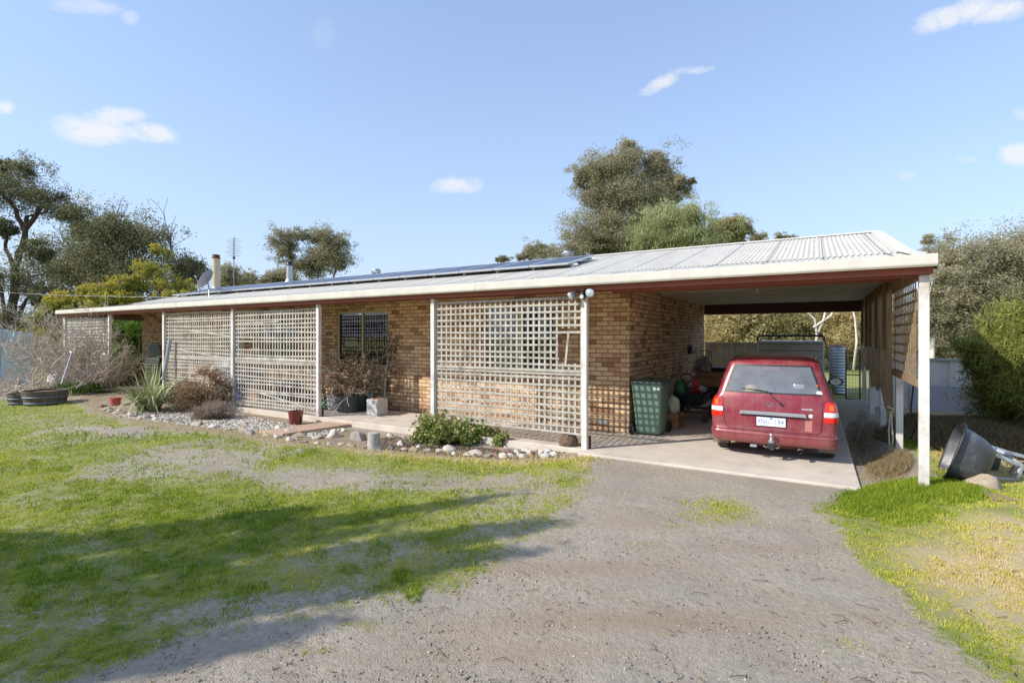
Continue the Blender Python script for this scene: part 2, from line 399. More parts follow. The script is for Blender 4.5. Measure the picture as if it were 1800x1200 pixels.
TR = np.clip(blob(gxf,gyf,1150,1105,330,24)+blob(gxf,gyf,1000,1010,260,14)*.8+blob(gxf,gyf,1330,975,180,10)*.6+blob(gxf,gyf,1120,930,120,10)*.5+blob(gxf,gyf,900,1160,300,22)*.7,0,1)
gzz = gz(gxf, gyf); G, D, B = masks(gxf, gyf)
fineb = smooth(9, 6, np.hypot(gxf+3, gyf-4))
gzz = gzz + ((fbm(gxf,gyf,4,4,8)-.5)*.03 - G*.0)*fineb*(gyf < 7.2)
# two worn wheel tracks curving into the carport
nx, ny = len(X), len(Y)
idx = np.arange(nx*ny).reshape(nx, ny)
Fq = np.stack([idx[:-1,:-1], idx[1:,:-1], idx[1:,1:], idx[:-1,1:]], -1).reshape(-1, 4)
def ground_mat():
    t = NT('ground_soil_and_grass'); co = t.coord('Object')
    ag = t.n('ShaderNodeAttribute'); ag.attribute_name = 'grass'; ad = t.n('ShaderNodeAttribute'); ad.attribute_name = 'dry'; ab = t.n('ShaderNodeAttribute'); ab.attribute_name = 'bed'
    n1 = t.noise(co, .8, 8, .6); n2 = t.noise(co, 22, 6, .7); n3 = t.noise(co, 90, 3, .7)
    st = t.noise(t.coord('Object', (.35, 1.6, 1)), 2.4, 6, .6)
    dirt = t.ramp(n1, [(.3, sr(164,154,138)), (.5, sr(186,174,155)), (.7, sr(202,186,163))])
    dirt = t.mix(t.ramp(st, [(.45, 0), (.68, .6)]), dirt, sr(180,156,128))
    dirt = t.mix(t.ramp(n2, [(.38, 0), (.62, .7)]), dirt, sr(152,142,127))
    dirt = t.mix(t.ramp(n3, [(.62, 0), (.72, .6)]), dirt, sr(204,194,178))
    dirt = t.mix(t.ramp(t.noise(co, 150, 2), [(.25, .7), (.36, 0)]), dirt, sr(106,98,92))
    soilbed = t.ramp(n2, [(.3, sr(124,106,86)), (.7, sr(182,164,136))])
    dirt = t.mix(ab.outputs['Fac'], dirt, soilbed)
    gn = t.noise(co, 60, 5, .75)
    green = t.ramp(gn, [(.25, sr(92,96,44)), (.5, sr(132,138,60)), (.75, sr(164,166,84))])
    green = t.mix(t.ramp(t.noise(co, 1.7, 5), [(.35, 0), (.7, .55)]), green, sr(176,176,78))
    straw = t.ramp(gn, [(.25, sr(164,142,98)), (.5, sr(208,186,140)), (.75, sr(230,214,176))])
    gc = t.mix(t.ramp(ad.outputs['Fac'], [(.3, 0), (.75, .9)]), green, straw)
    at_ = t.n('ShaderNodeAttribute'); at_.attribute_name = 'track'
    dirt = t.mix(t.math('MULTIPLY', at_.outputs['Fac'], t.math('ADD', .35, n1), True), dirt, sr(168,146,122))
    th = t.math('ADD', ag.outputs['Fac'], t.math('MULTIPLY', t.math('SUBTRACT', t.noise(co, 11, 7, .8), .5), 2.4))
    c = t.mix(t.ramp(th, [(.45, 0), (.75, .85)]), dirt, gc)
    h = t.math('ADD', t.math('MULTIPLY', n2, 1.4), t.math('ADD', n3, t.math('MULTIPLY', n1, 1.0)))
    t.bsdf(c, .95, 0, t.bump(h, .9, .02)); return t.m
M['ground'] = ground_mat()
go = fastmesh('ground', np.stack([gxf, gyf, gzz], -1), Fq, M['ground'], attrs={'grass': G, 'dry': D, 'bed': B, 'track': TR})
go['kind'] = 'structure'; go.data.polygons.foreach_set('use_smooth', [True]*len(go.data.polygons))

# ---- grass blades (uncountable)
rs = np.random.RandomState(3)
def blade_mat(name='grass_blade', cols=None):
    t = NT(name); a = t.n('ShaderNodeAttribute'); a.attribute_name = 'tone'
    c = t.ramp(a.outputs['Fac'], cols or [(0, sr(88,120,34)), (.25, sr(140,160,52)), (.45, sr(188,192,80)), (.6, sr(212,204,104)), (.8, sr(216,194,138)), (1, sr(234,220,182))])
    d = t.n('ShaderNodeBsdfDiffuse'); t.l(c, d.inputs[0]); tr = t.n('ShaderNodeBsdfTranslucent'); t.l(c, tr.inputs[0])
    m = t.n('ShaderNodeMixShader'); m.inputs[0].default_value = .35; t.l(d.outputs[0], m.inputs[1]); t.l(tr.outputs[0], m.inputs[2]); t.l(m.outputs[0], t.out.inputs[0]); return t.m
M['blade'] = blade_mat()
M['deadblade'] = blade_mat('dead_grass_blade', [(0, sr(70,60,42)), (.5, sr(116,100,72)), (.85, sr(160,140,104)), (1, sr(190,172,136))])
def blades(name, x, y, h, w, tone, lean=.6, z=None, kind='stuff', mat=None, parent=None):
    n = len(x); z0 = gz(x, y)-.005 if z is None else z
    a = rs.rand(n)*2*np.pi; la = rs.rand(n)*2*np.pi; ln = rs.rand(n)*lean*h
    bx, by = np.cos(a)*w/2, np.sin(a)*w/2; lx, ly = np.cos(la)*ln, np.sin(la)*ln
    V = np.empty((n, 5, 3))
    V[:,0] = np.stack([x-bx, y-by, z0], -1); V[:,1] = np.stack([x+bx, y+by, z0], -1)
    V[:,2] = np.stack([x+bx*.75+lx*.4, y+by*.75+ly*.4, z0+h*.6], -1); V[:,3] = np.stack([x-bx*.75+lx*.4, y-by*.75+ly*.4, z0+h*.6], -1)
    V[:,4] = np.stack([x+lx, y+ly, z0+h], -1)
    b = np.arange(n)*5
    F1 = np.stack([b, b+1, b+2], -1); F2 = np.stack([b, b+2, b+3], -1); F3 = np.stack([b+3, b+2, b+4], -1)
    o = fastmesh(name, V.reshape(-1,3), np.concatenate([F1,F2,F3]), mat or M['blade'], attrs={'tone': np.repeat(tone, 5)}, parent=parent)
    if kind: o['kind'] = kind
    return o
def scatter_px(n, x0, x1, y0, y1, z=-.1):
    """world points whose density falls with distance, over the wedge of ground the lens takes in"""
    py = y0 + (y1-y0)*rs.rand(n); px = x0 + (x1-x0)*rs.rand(n)
    u = (px-CXP)/FPX; d = (CH-z)/((py-HY)/FPX); j = 1+(rs.rand(n)-.5)*.06
    return (u*CY-SY)*d*j, (u*SY+CY)*d*j, d
x, y, d = scatter_px(900000, -250, 2050, 655, 1330)
g, dr, bd = masks(x, y)
pat = .5*fbm(x, y, 7, 3, 41)+.5*fbm(x, y, 26, 2, 43)
keep = (rs.rand(len(x)) < np.clip((g-.12)*1.1, 0, 1)*smooth(.32,.52,pat+g*.12)) & ~((x > -21.6) & (x < 1.0) & (y > 7.2)) & (y < 14)
x, y, d, g, dr, pat = x[keep], y[keep], d[keep], g[keep], dr[keep], pat[keep]
lush = np.clip(blob(x,y,940,790,120,22)+blob(x,y,1570,875,130,26)+blob(x,y,1660,870,60,30)+.8*blob(x,y,420,900,160,45)+.5*blob(x,y,300,760,300,12), 0, 1)
tone = np.clip(.37 + .22*(fbm(x,y,1.1,3,51)-.5)*2 + (rs.rand(len(x))-.5)*.16 + (fbm(x,y,14,2,61)-.5)*.42 + dr*.5*(rs.rand(len(x))*.7+.5) - lush*.15, 0, 1)
h = (.010 + .034*rs.rand(len(x))*smooth(.35,.7,pat) + lush*.05*rs.rand(len(x)))*np.clip(d/5, .8, 1.6)
w = np.clip(.0032*d/2.2, .0045, .02)*(.7+.6*rs.rand(len(x)))
tag(blades('grass', x, y, h, w, tone), 'short patchy green and straw lawn grass over the yard', 'grass')
print('blades', len(x))
# taller grass around the right post and dry grass behind it
def patch(px, py, rx, ry, n, hh, t0, t1, wk=.006, z=0):
    a = rs.rand(n)*2*np.pi; r = np.sqrt(rs.rand(n)); c = at_z(px, py, z); e1 = at_z(px+rx, py, z)-c; e2 = at_z(px, py+ry, z)-c
    x = c.x + e1.x*np.cos(a)*r + e2.x*np.sin(a)*r; y = c.y + e1.y*np.cos(a)*r + e2.y*np.sin(a)*r
    return x, y, hh*(.4+.6*rs.rand(n))*(1.1-r*.6), np.full(n, wk), t0+(t1-t0)*rs.rand(n)
def patches(name, L, label, cat, mat=None):
    A = [np.concatenate(c) for c in zip(*[patch(*p) for p in L])]
    return tag(blades(name, A[0], A[1], A[2], A[3], np.clip(A[4],0,1), 1.0, mat=mat), label, cat)
patches('long_grass', [(1600,862,95,22,9000,.13,.1,.4),(1545,880,70,24,5000,.1,.1,.38),(1690,872,50,20,3000,.12,.1,.45),(1600,780,40,14,1800,.14,.1,.35),(1590,900,60,20,3000,.07,.15,.5)],
        'long bright green grass around the foot of the white carport post', 'grass')
patches('dead_grass', [(1690,762,150,28,26000,.26,0,1,.008),(1800,785,160,28,16000,.24,0,1,.008),(1610,752,50,22,6000,.22,0,.9,.008)],
        'dead brown grass in the shade along the pale sheet fence', 'grass', M['deadblade'])
patches('straw_litter', [(1578,800,26,20,3500,.20,.5,1.2,.004,.10),(1560,812,34,16,3500,.12,.4,1.2,.004,.06),(1502,770,20,60,3500,.05,.0,.9,.005,.01),(1560,815,40,30,3500,.09,.78,1.0,.004,.02),(1535,832,50,14,2500,.03,.78,1.0,.004,.02),(1500,790,30,50,3000,.03,.66,.9,.005,.01),(1515,745,14,40,1500,.06,.62,.9,.005,.01),(1535,770,26,50,4500,.06,.1,.95,.005,.02),(1490,800,16,30,500,.03,.7,.95,.004,.02)],
        'dry straw and dead vine litter along the carport slab edge', 'litter', M['deadblade'])

# gravel pebbles on the drive
def ico():
    b = bmesh.new(); bmesh.ops.create_icosphere(b, subdivisions=1, radius=1); v = np.array([p.co[:] for p in b.verts]); b.verts.index_update()
    f = np.array([[q.index for q in p.verts] for p in b.faces]); b.free(); return v, f
IV, IF = ico()
def pebbles(name, x, y, s, tone, mat, label, cat, z=None, flat=.6):
    n = len(x); z = gz(x, y) if z is None else z
    V = IV[None]*(s[:,None,None]*(.7+.6*rs.rand(n,1,3)))*np.array([1,1,flat]) * (1+ .25*(rs.rand(n,len(IV),1)-.5))
    a = rs.rand(n)*6.28; ca, sa = np.cos(a)[:,None], np.sin(a)[:,None]
    V = np.stack([V[...,0]*ca-V[...,1]*sa, V[...,0]*sa+V[...,1]*ca, V[...,2]], -1) + np.stack([x,y,z+s*.15], -1)[:,None]
    Fc = (IF[None] + (np.arange(n)*len(IV))[:,None,None]).reshape(-1,3)
    o = fastmesh(name, V.reshape(-1,3), Fc, mat, attrs={'tone': np.repeat(tone, len(IV))}); o['kind'] = 'stuff'
    return tag(o, label, cat)
def stone_mat(name, cols):
    t = NT(name); a = t.n('ShaderNodeAttribute'); a.attribute_name = 'tone'; co = t.coord('Object')
    c = t.ramp(a.outputs['Fac'], cols); c = t.mix(t.ramp(t.noise(co, 60, 5), [(.3,.0),(.7,.4)]), c, sr(120,112,100))
    t.bsdf(c, .9, 0, t.bump(t.noise(co, 90, 4), .4, .005)); return t.m
M['pebble'] = stone_mat('drive_pebbles', [(0, sr(112,104,95)), (.3, sr(146,134,118)), (.92, sr(184,170,150)), (1, sr(204,196,184))])
M['bedstone'] = stone_mat('garden_pebbles', [(0, sr(150,138,120)), (.5, sr(196,186,168)), (1, sr(232,226,214))])
x, y, d = scatter_px(30000, -100, 1950, 800, 1290)
g, dr, bd = masks(x, y); k = (g < .35) & (y < 7.2) & (rs.rand(len(x)) < .75); x, y, d = x[k], y[k], d[k]
pebbles('gravel', x, y, .0022+.008*rs.rand(len(x))**7+.001*(d/6), rs.rand(len(x)), M['pebble'], 'small loose grey pebbles scattered on the dirt driveway', 'gravel')
# soil crumbs & twigs as litter
x, y, d = scatter_px(5000, -100, 1900, 720, 1250)
g, dr, bd = masks(x, y); k = (y < 7.2); x, y = x[k], y[k]
m = MB()
for i in range(0, 200):
    a = rnd.random()*6.28; L = .03+.1*rnd.random()**2; X0, Y0 = x[i], y[i]; z = g1(X0, Y0)+.008
    m.tube([(X0,Y0,z),(X0+math.cos(a)*L*.5,Y0+math.sin(a)*L*.5,z+.012),(X0+math.cos(a+.3)*L,Y0+math.sin(a+.3)*L,z+.002)], .0022, 4)
m.build('fallen_twigs', plain('dry_twig', sr(120,95,70), .9), kind='stuff', label='fine dry twigs scattered over the lawn and drive', cat='twigs')

x, y, d = scatter_px(800, -100, 1900, 730, 1280)
k = (y < 7.15); x, y = x[k], y[k]; n = len(x); a = rs.rand(n)*6.28; L_ = .008+.016*rs.rand(n)**2; w_ = L_*.3; z = gz(x, y)+.012+.012*rs.rand(n)
ca, sa = np.cos(a), np.sin(a); V = np.stack([np.stack([x-ca*L_, y-sa*L_, z], -1), np.stack([x-sa*w_, y+ca*w_, z+.004], -1), np.stack([x+ca*L_, y+sa*L_, z+.002], -1), np.stack([x+sa*w_, y-ca*w_, z-.003], -1)], 1)
o = fastmesh('leaf_litter', V.reshape(-1,3), np.arange(4*n).reshape(-1,4), M['deadblade'], attrs={'tone': np.repeat(.45+.5*rs.rand(n), 4)}); o['kind'] = 'stuff'
tag(o, 'small fallen gum leaves scattered over the lawn and dirt drive', 'leaf litter')
# ================================================================ HOUSE
WX0, WX1, WY, WYB = -21.4, -2.95, 9.17, 16.5
PY = 7.57
EY, EZ, KY, KZ, RY, RZ = 7.40, 2.68, 9.15, 2.98, 13.2, 3.98
house = thing('brick_house', 'long low tan brick house with cream iron roof, latticed verandah and open carport', 'house', (-12, 9.17, 0))
# --- slab
m = MB(); m.cbox(-21.6, -3.15, 7.47, 9.0, -.14, 0, .012)
m.build('verandah_slab', M['concrete'], house)
m = MB(); m.cbox(-3.144, .46, 7.24, 16.9, -.16, 0, .012)
for yy in (10.4, 13.6):
    pass
m.build('carport_slab', M['concrete'], house)
M['jointdark'] = plain('joint_dirt', sr(96,86,74), .95)
m = MB(); m.box(-3.13, .45, 10.39, 10.402, 0, .004); m.box(-3.13, .45, 13.6, 13.612, 0, .004); m.box(-1.05,-1.038,10.41,16.8,0,.004)
m.build('slab_joint', M['jointdark'], house)
# --- windows: (x0,x1,z0,z1)
a = at_y(592, 540, WY); b = at_y(682, 648, WY)
W1 = (a.x, b.x, 1.02, 2.42)
a = at_y(849, 530, WY); b = at_y(981, 655, WY)
W2 = (a.x, b.x, 1.08, 2.42)
D1 = (-15.9, -15.0, .02, 2.12)
W3 = (-14.2, -12.4, 1.05, 2.42)
openings = [D1, W3, W1, W2]
def wall_with_holes(x0, x1, y, z0, z1, holes, th=.11):
    xs = sorted(set([x0, x1] + [h[0] for h in holes] + [h[1] for h in holes])); zs = sorted(set([z0, z1] + [h[2] for h in holes] + [h[3] for h in holes]))
    m = MB()
    inh = lambda cx, cz: any(h[0] < cx < h[1] and h[2] < cz < h[3] for h in holes)
    for i in range(len(xs)-1):
        for j in range(len(zs)-1):
            if inh((xs[i]+xs[i+1])/2, (zs[j]+zs[j+1])/2): continue
            m.add([(xs[i],y,zs[j]),(xs[i+1],y,zs[j]),(xs[i+1],y,zs[j+1]),(xs[i],y,zs[j+1])], [(0,1,2,3)])
    for h in holes:
        A, B, z, Z = h
        m.add([(A,y,z),(A,y+th,z),(A,y+th,Z),(A,y,Z)], [(0,1,2,3)]); m.add([(B,y,z),(B,y+th,z),(B,y+th,Z),(B,y,Z)], [(3,2,1,0)])
        m.add([(A,y,z),(B,y,z),(B,y+th,z),(A,y+th,z)], [(0,1,2,3)]); m.add([(A,y,Z),(B,y,Z),(B,y+th,Z),(A,y+th,Z)], [(3,2,1,0)])
    return m
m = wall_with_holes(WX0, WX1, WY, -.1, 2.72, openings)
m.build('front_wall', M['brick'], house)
m = MB(); m.add([(WX1,WY,-.1),(WX1,WYB,-.1),(WX1,WYB,3.0),(WX1,WY,3.0)],[(0,1,2,3)]); m.build('carport_wall', M['brick'], house)
m = MB(); m.add([(WX1,WYB,-.1),(WX0,WYB,-.1),(WX0,WYB,2.8),(WX1,WYB,2.8)],[(0,1,2,3)]); m.build('back_wall', M['brick'], house)
m = MB(); m.add([(WX0,WYB,-.1),(WX0,WY,-.1),(WX0,WY,2.95),(WX0,13.2,3.9),(WX0,WYB,2.95)],[(0,1,2,3,4)]); m.build('end_wall', M['brick'], house)
# --- interior room box behind windows
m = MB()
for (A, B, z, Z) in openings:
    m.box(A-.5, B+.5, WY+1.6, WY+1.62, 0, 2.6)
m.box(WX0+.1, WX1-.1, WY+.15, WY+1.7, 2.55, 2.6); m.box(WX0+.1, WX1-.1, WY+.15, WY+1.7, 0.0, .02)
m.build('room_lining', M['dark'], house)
def window(A, B, z, Z, curtain, n=2, cover=None):
    y = WY+.03; f = MB(); w = .05
    f.box(A, B, y, y+.07, z, z+w); f.box(A, B, y, y+.07, Z-w, Z); f.box(A, A+w, y+.001, y+.069, z+w, Z-w); f.box(B-w, B, y+.001, y+.069, z+w, Z-w)
    for i in range(1, n):
        x = A+(B-A)*i/n; f.box(x-.025, x+.025, y-.004, y+.06, z+w, Z-w)
    fo = f.build('window', M['frame_cream'], house, bevel=.004)
    p = MB(); p.add([(A+w,y+.03,z+w),(B-w,y+.03,z+w),(B-w,y+.03,Z-w),(A+w,y+.03,Z-w)], [(0,1,2,3)]); p.build('pane', M['glass'], fo)
    s = MB(); s.box(A-.04, B+.04, WY-.035, WY+.028, z-.075, z-.002); s.build('sill', M['brick'], fo)
    if curtain:
        for (c0, c1) in cover:
            c = MB(); N = 60; xs = [A+(B-A)*(c0+(c1-c0)*i/N) for i in range(N+1)]
            c.grid([[(xx, WY+.2+.025*math.sin(i*1.3)+.01*math.sin(i*.7), zz) for i, xx in enumerate(xs)] for zz in (z, (z+Z)/2, Z)])
            c.build('curtain', curtain, fo, smooth='all')
    return fo
window(*W1, M['curtain_d'], 2, [(0,.3),(.45,.62),(.86,1)])
window(*W2, M['curtain'], 2, [(0,.62),(.7,1)])
window(*W3, M['curtain'], 2, [(0,.4),(.6,1)])
# door
d = MB(); A, B, z, Z = D1; d.box(A+.04, B-.04, WY+.05, WY+.09, z, Z-.04)
do = d.build('door', plain('door_paint', sr(190,186,172), .5), house)
fr = MB(); fr.box(A, A+.04, WY+.01, WY+.1, z, Z); fr.box(B-.04, B, WY+.01, WY+.1, z, Z); fr.box(A+.04, B-.04, WY+.01, WY+.1, Z-.038, Z); fr.build('frame', M['frame_cream'], do)
h = MB(); h.lathe([(.0,0),(.028,.0),(.03,.02),(.0,.035)], (B-.1, WY+.01, 1.0), 12, 'y'); h.build('handle', M['steel'], do)
# brick vents in wall
for px, py in ((797, 717), (1058, 741)):
    p = at_y(px, py, WY); v = MB(); v.box(p.x-.12, p.x+.12, WY-.004, WY+.01, p.z-.04, p.z+.04)
    for i in range(6): v.box(p.x-.11+i*.038, p.x-.085+i*.038, WY-.007, WY-.004, p.z-.03, p.z+.03)
    v.build('wall_vent', plain('vent_grey', sr(150,146,140), .7), house)
# --- roof: corrugated sheets
def roofz(y):
    if y <= KY: return EZ + (KZ-EZ)*(y-EY)/(KY-EY)
    if y <= RY: return KZ + (RZ-KZ)*(y-KY)/(RY-KY)
    return RZ - (RZ-KZ)*(y-RY)/(RY-KY)
def corr(x0, x1, ys, off=0, left=None, amp=.0068, per=.076, seg=6):
    n = int((x1-x0)/per*seg); P = []
    for yy in ys:
        row = []
        for i in range(n+1):
            x = x0+(x1-x0)*i/n
            if left: x = max(x, left(yy))
            row.append((x, yy, roofz(yy)+off+amp*math.sin((x-x0)/per*2*math.pi)))
        P.append(row)
    m = MB(); m.grid(P); return m
m = corr(-23.3, 1.13, [EY-.03, 8.2, KY], 0, lambda yy: -23.3+(yy-EY)*1.05 if yy > EY else -23.3)
m.build('verandah_roof', M['roof'], house, smooth='all')
m = corr(-22.1, 1.13, [KY-.02, 10.5, 12, RY], .006)
m.build('main_roof', M['roof'], house, smooth='all')
m = corr(-22.1, 1.13, [RY, 15, 17.3], .006)
m.build('rear_roof', M['roof'], house, smooth='all')
# sheet lap lines: raised lapped edges
m = MB()
x = -22.0
lap = []
while x < 1.0:
    lap.append(x); x += .762
for x in lap:
    for (ya, yb) in ((EY-.02, KY), (KY, RY)):
        if x < -21.3 and ya < 9: continue
        m.bar((x, ya, roofz(ya)+.0125), (x, yb, roofz(yb)+.0125), .012, .004)
m.build('sheet_lap', plain('lap_shadow', sr(120,118,112), .6), house)
m = MB()
for row in (8.0, 9.6, 10.9, 12.2):
    x = -21
    while x < 1:
        m.lathe([(.008,0),(.006,.006),(0,.007)], (x, row, roofz(row)+.015), 6, cap=False); x += .152
m.build('roof_screw', M['steel'], house, kind='stuff')
# ridge cap + barge caps
m = MB(); m.grid([[(x, RY-.17, roofz(RY-.17)+.022), (x, RY-.03, RZ+.034), (x, RY+.03, RZ+.034), (x, RY+.17, roofz(RY+.17)+.022)] for x in (-22.14, -10, 1.16)])
m.build('ridge_cap', M['gutter'], house)
for nm, xb, w0 in (('barge_cap', 1.0, .19), ('barge_cap', -22.16, .19)):
    m = MB(); m.grid([[(xb, yy, roofz(yy)+.03), (xb+w0, yy, roofz(yy)+.03), (xb+w0, yy, roofz(yy)-.15)] for yy in (EY if xb > 0 else KY, KY, RY, 16.9)]); m.build(nm, M['gutter'], house, solid=.003)
m = MB(); m.grid([[(-23.36, EY, EZ+.03), (-23.2, EY, EZ+.03)], [(-21.45, KY, KZ+.03), (-21.3, KY, KZ+.03)]]); m.build('hip_cap', M['gutter'], house, solid=.003)
m = MB(); m.grid([[(-23.3, EY, EZ), (-23.3, 16, EZ)], [(-21.4, KY, KZ), (-21.4, 16, KZ)]]); m.build('side_verandah_roof', M['roof'], house, solid=.004)
# gutter (quad profile) z 2.571..2.707
m = MB(); gy0, gy1 = 7.285, 7.40
prof = [(gy1, 2.69), (gy1, 2.575), (gy0+.02, 2.565), (gy0+.004, 2.585), (gy0, 2.60), (gy0, 2.695), (gy0+.006, 2.705), (gy0+.014, 2.70), (gy0+.014, 2.62), (gy1-.01, 2.60)]
m.grid([[(x, a, b) for a, b in prof] for x in (-23.38, -17.3, -11.2, -5.1, 1.17)])
m.add([(1.172, a, b) for a, b in prof[:6]], [(0,1,2,3,4,5)]); m.add([(-23.382, a, b) for a, b in prof[:6]], [(5,4,3,2,1,0)])
m.build('gutter', M['gutter'], house)
m = MB()
for x in (-17.3, -11.2, -5.1):
    m = MB(); m.box(x-.012, x+.012, gy0-.003, gy0+.01, 2.59, 2.70); m.build('gutter_joint', M['gutter'], house)
# fascia beam, carport beams
m = MB(); m.box(-23.3, 1.15, 7.405, 7.45, 2.49, 2.66); m.build('fascia', M['fascia'], house, bevel=.004)
m = MB(); m.box(-23.2, 1.12, PY-.04, PY+.05, 2.475, 2.66); m.box(-3.2, 1.1, 8.93, 9.02, 2.56, 2.76); m.build('beam', M['fascia'], house, bevel=.004)
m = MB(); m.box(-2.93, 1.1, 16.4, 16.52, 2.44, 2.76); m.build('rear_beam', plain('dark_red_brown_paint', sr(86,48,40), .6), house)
m = MB(); m.box(1.1, 1.15, 7.46, 16.9, 2.5, 2.74); m.build('side_fascia', M['fascia'], house); m = MB(); m.box(-23.3,-23.25,7.46,16,2.5,2.66); m.build('side_fascia', M['fascia'], house)
m = MB(); m.box(-21.2,-21.1,7.7,9.1,2.36,2.46); gt_ = plain('grey_timber', sr(110,98,84), .8); m.build('verandah_rail', gt_, house); m = MB(); m.box(-23.2,-21.5,9.2,9.3,2.4,2.5); m.build('verandah_rail', gt_, house)
# soffits
m = MB(); m.add([(-23.2,7.63,2.60),(-2.9,7.63,2.60),(-2.9,9.165,2.66),(-23.2,9.165,2.66)],[(3,2,1,0)]); m.build('verandah_soffit', M['soffit'], house)
m = MB(); m.box(-2.945, 1.09, 9.03, 16.39, 2.735, 2.745); m.box(-2.945, 1.09, 7.63, 8.92, 2.69, 2.70); m.build('carport_ceiling', M['soffit'], house)
m = MB()
for yy in (10.2, 11.4, 12.6, 13.8, 15.0):
    m = MB(); m.box(-2.9, 1.05, yy, yy+.03, 2.727, 2.734); m.build('ceiling_batten', M['soffit'], house)
# gable trim over the right end
m = MB(); m.add([(1.11,EY,2.6),(1.11,16.9,2.6),(1.11,16.9,roofz(16.9)-.02),(1.11,RY,RZ-.02),(1.11,KY,KZ-.02),(1.11,EY,EZ-.02)],[(0,1,2,3,4,5)]); m.build('gable_sheet', M['soffit'], house)
# posts
posts = [(1624,.095,-.05),(1028,.09,-.09),(762,.085,-.02),(560,.09,-.06),(410,.09,-.02),(289,.09,-.1),(193,.09,-.1),(115,.09,-.1)]
PX = []
for i, (px, w, z0) in enumerate(posts):
    p = at_y(px, 600, PY-.05); x = p.x; PX.append(x)
    m = MB(); m.cbox(x-w/2, x+w/2, PY-.09, PY-.002, z0, 2.488, .006)
    m.build('post', M['whitepost'], house)
    if i in (1, 3):
        b = MB(); b.box(x+w/2-.01, x+w/2+.03, PY-.002, PY+.03, z0+.05, .2); b.build('bracket', M['rust'], house)
SP = [1.10]
for yy, zb in ((9.77,-.05),(11.97,-.1),(14.17,-.1),(16.3,-.1)):
    m = MB(); m.cbox(1.06, 1.15, yy-.045, yy+.045, zb, 2.5, .006); m.build('side_post', M['whitepost'], house)
# --- lattice panels
def lattice(x0, x1, z0, z1, y, broken=(), sag=.004, mid=1.22, seed=1, miss=.0, slants=()):
    r = random.Random(seed); m = MB(); sp = .107; w = .034; t = .008
    nxs = int((x1-x0)/sp); nz = int((z1-z0)/sp)
    for i in range(nxs+1):     # verticals (behind)
        x = x0+.02+i*(x1-x0-.04)/nxs + r.uniform(-.003,.003)
        dx = r.uniform(-sag, sag)
        cuts = [(z0, z1)]
        for (bx0, bx1, bz0, bz1) in broken:
            if bx0 < x < bx1: cuts = [(z0, bz0+r.uniform(-.04,.02)), (bz1+r.uniform(-.02,.04), z1)]
        for (a, b) in cuts: m.bar((x, y+t/2+.001, a), (x+dx, y+t/2+.001, b), w, t, (0,1,0))
    for j in range(nz+1):
        z = z0+.02+j*(z1-z0-.04)/nz; dz = r.uniform(-sag*1.5, sag*1.5)
        cuts = [(x0, x1)]
        for (bx0, bx1, bz0, bz1) in broken:
            if bz0+.06 < z < bz1-.12 and r.random() < .5: cuts = [(x0, bx0+r.uniform(-.05,.02))]
        if r.random() < miss: continue
        bow = r.uniform(-1,1)*sag*4
        for (a, b) in cuts:
            N = 5; pts = [(a+(b-a)*k/N, y-t/2, z+dz*k/N + bow*math.sin(math.pi*k/N)) for k in range(N+1)]
            for k in range(N): m.bar(pts[k], pts[k+1], t, w, (0,0,1))
    if mid:
        m.bar((x0-.02, y-t*1.6, mid), (x1+.02, y-t*1.6, mid), .012, .045); m.bar((x0-.02, y-t*1.6, mid-.055), (x1+.02, y-t*1.6, mid-.055), .012, .03)
    for (a, b) in slants: m.bar((a[0], y-.014, a[1]), (b[0], y-.014, b[1]), .008, w)
    return m
def lat(i0, i1, **k):
    return PX[i0]+.05, PX[i1]-.05
x0, x1 = lat(2, 1)
m = lattice(x0, x1, .2, 2.42, PY-.03, broken=[(x1-.42, x1-.02, 1.35, 1.88)], seed=2, sag=.004); m.bar((x1-.3, PY-.03, 1.3), (x1-.24, PY-.03, 1.86), .034, .008, (0,1,0))
m.build('lattice_panel', M['lattice'], house, label='large white lattice panel with snapped slats at its upper corner')
x0, x1 = lat(4, 3)
m = lattice(x0, x1, .04, 2.42, PY-.03, broken=[(x0+.15, x0+.75, 1.45, 1.72)], seed=5, sag=.009, slants=[((x0+.9,.42),(x1-.1,.14)),((x0+.1,2.1),(x0+1.8,2.13))])
m.build('lattice_panel', M['lattice'], house, label='sagging white lattice panel left of the open verandah bay')
x0, x1 = lat(5, 4)
m = lattice(x0, x1, .1, 2.42, PY-.03, broken=[], seed=9, sag=.009, slants=[((x0+1.2,1.95),(x1-.1,1.78)),((x0+.6,1.42),(x1-.1,1.2))])
m.build('lattice_panel', M['lattice'], house, label='white lattice panel with two slipped slanting slats')
x0, x1 = lat(7, 6)
m = lattice(x0, x1, .1, 2.4, PY-.03, seed=14, sag=.008); m.build('lattice_panel', M['lattice'], house, label='far white lattice panel overgrown by a bare vine')
# --- right wall: raw lattice bay, shade cloth, base rail
def ylattice(y0, y1, z0, z1, x):
    m = MB(); r = random.Random(4); sp = .13
    n = int((y1-y0)/sp)
    for i in range(n+1):
        y = y0+i*(y1-y0)/n; m.bar((x, y, z0), (x, y+r.uniform(-.006,.006), z1), .008, .03, (0,1,0))
    k = int((z1-z0)/sp)
    for j in range(k+1):
        z = z0+j*(z1-z0)/k; m.bar((x+.009, y0, z), (x+.009, y1, z+r.uniform(-.006,.006)), .008, .034)
    return m
ylattice(7.72, 9.7, 1.28, 2.6, 1.03).build('side_lattice', M['rawlattice'], house)
m = MB(); m.bar((1.04, 7.62, 1.23), (1.04, 9.85, 1.23), .045, .09); m.build('side_rail', M['rawlattice'], house); m = MB(); m.bar((1.04, 7.72, 2.62), (1.04, 9.9, 2.62), .04, .1); m.build('side_rail', M['rawlattice'], house)
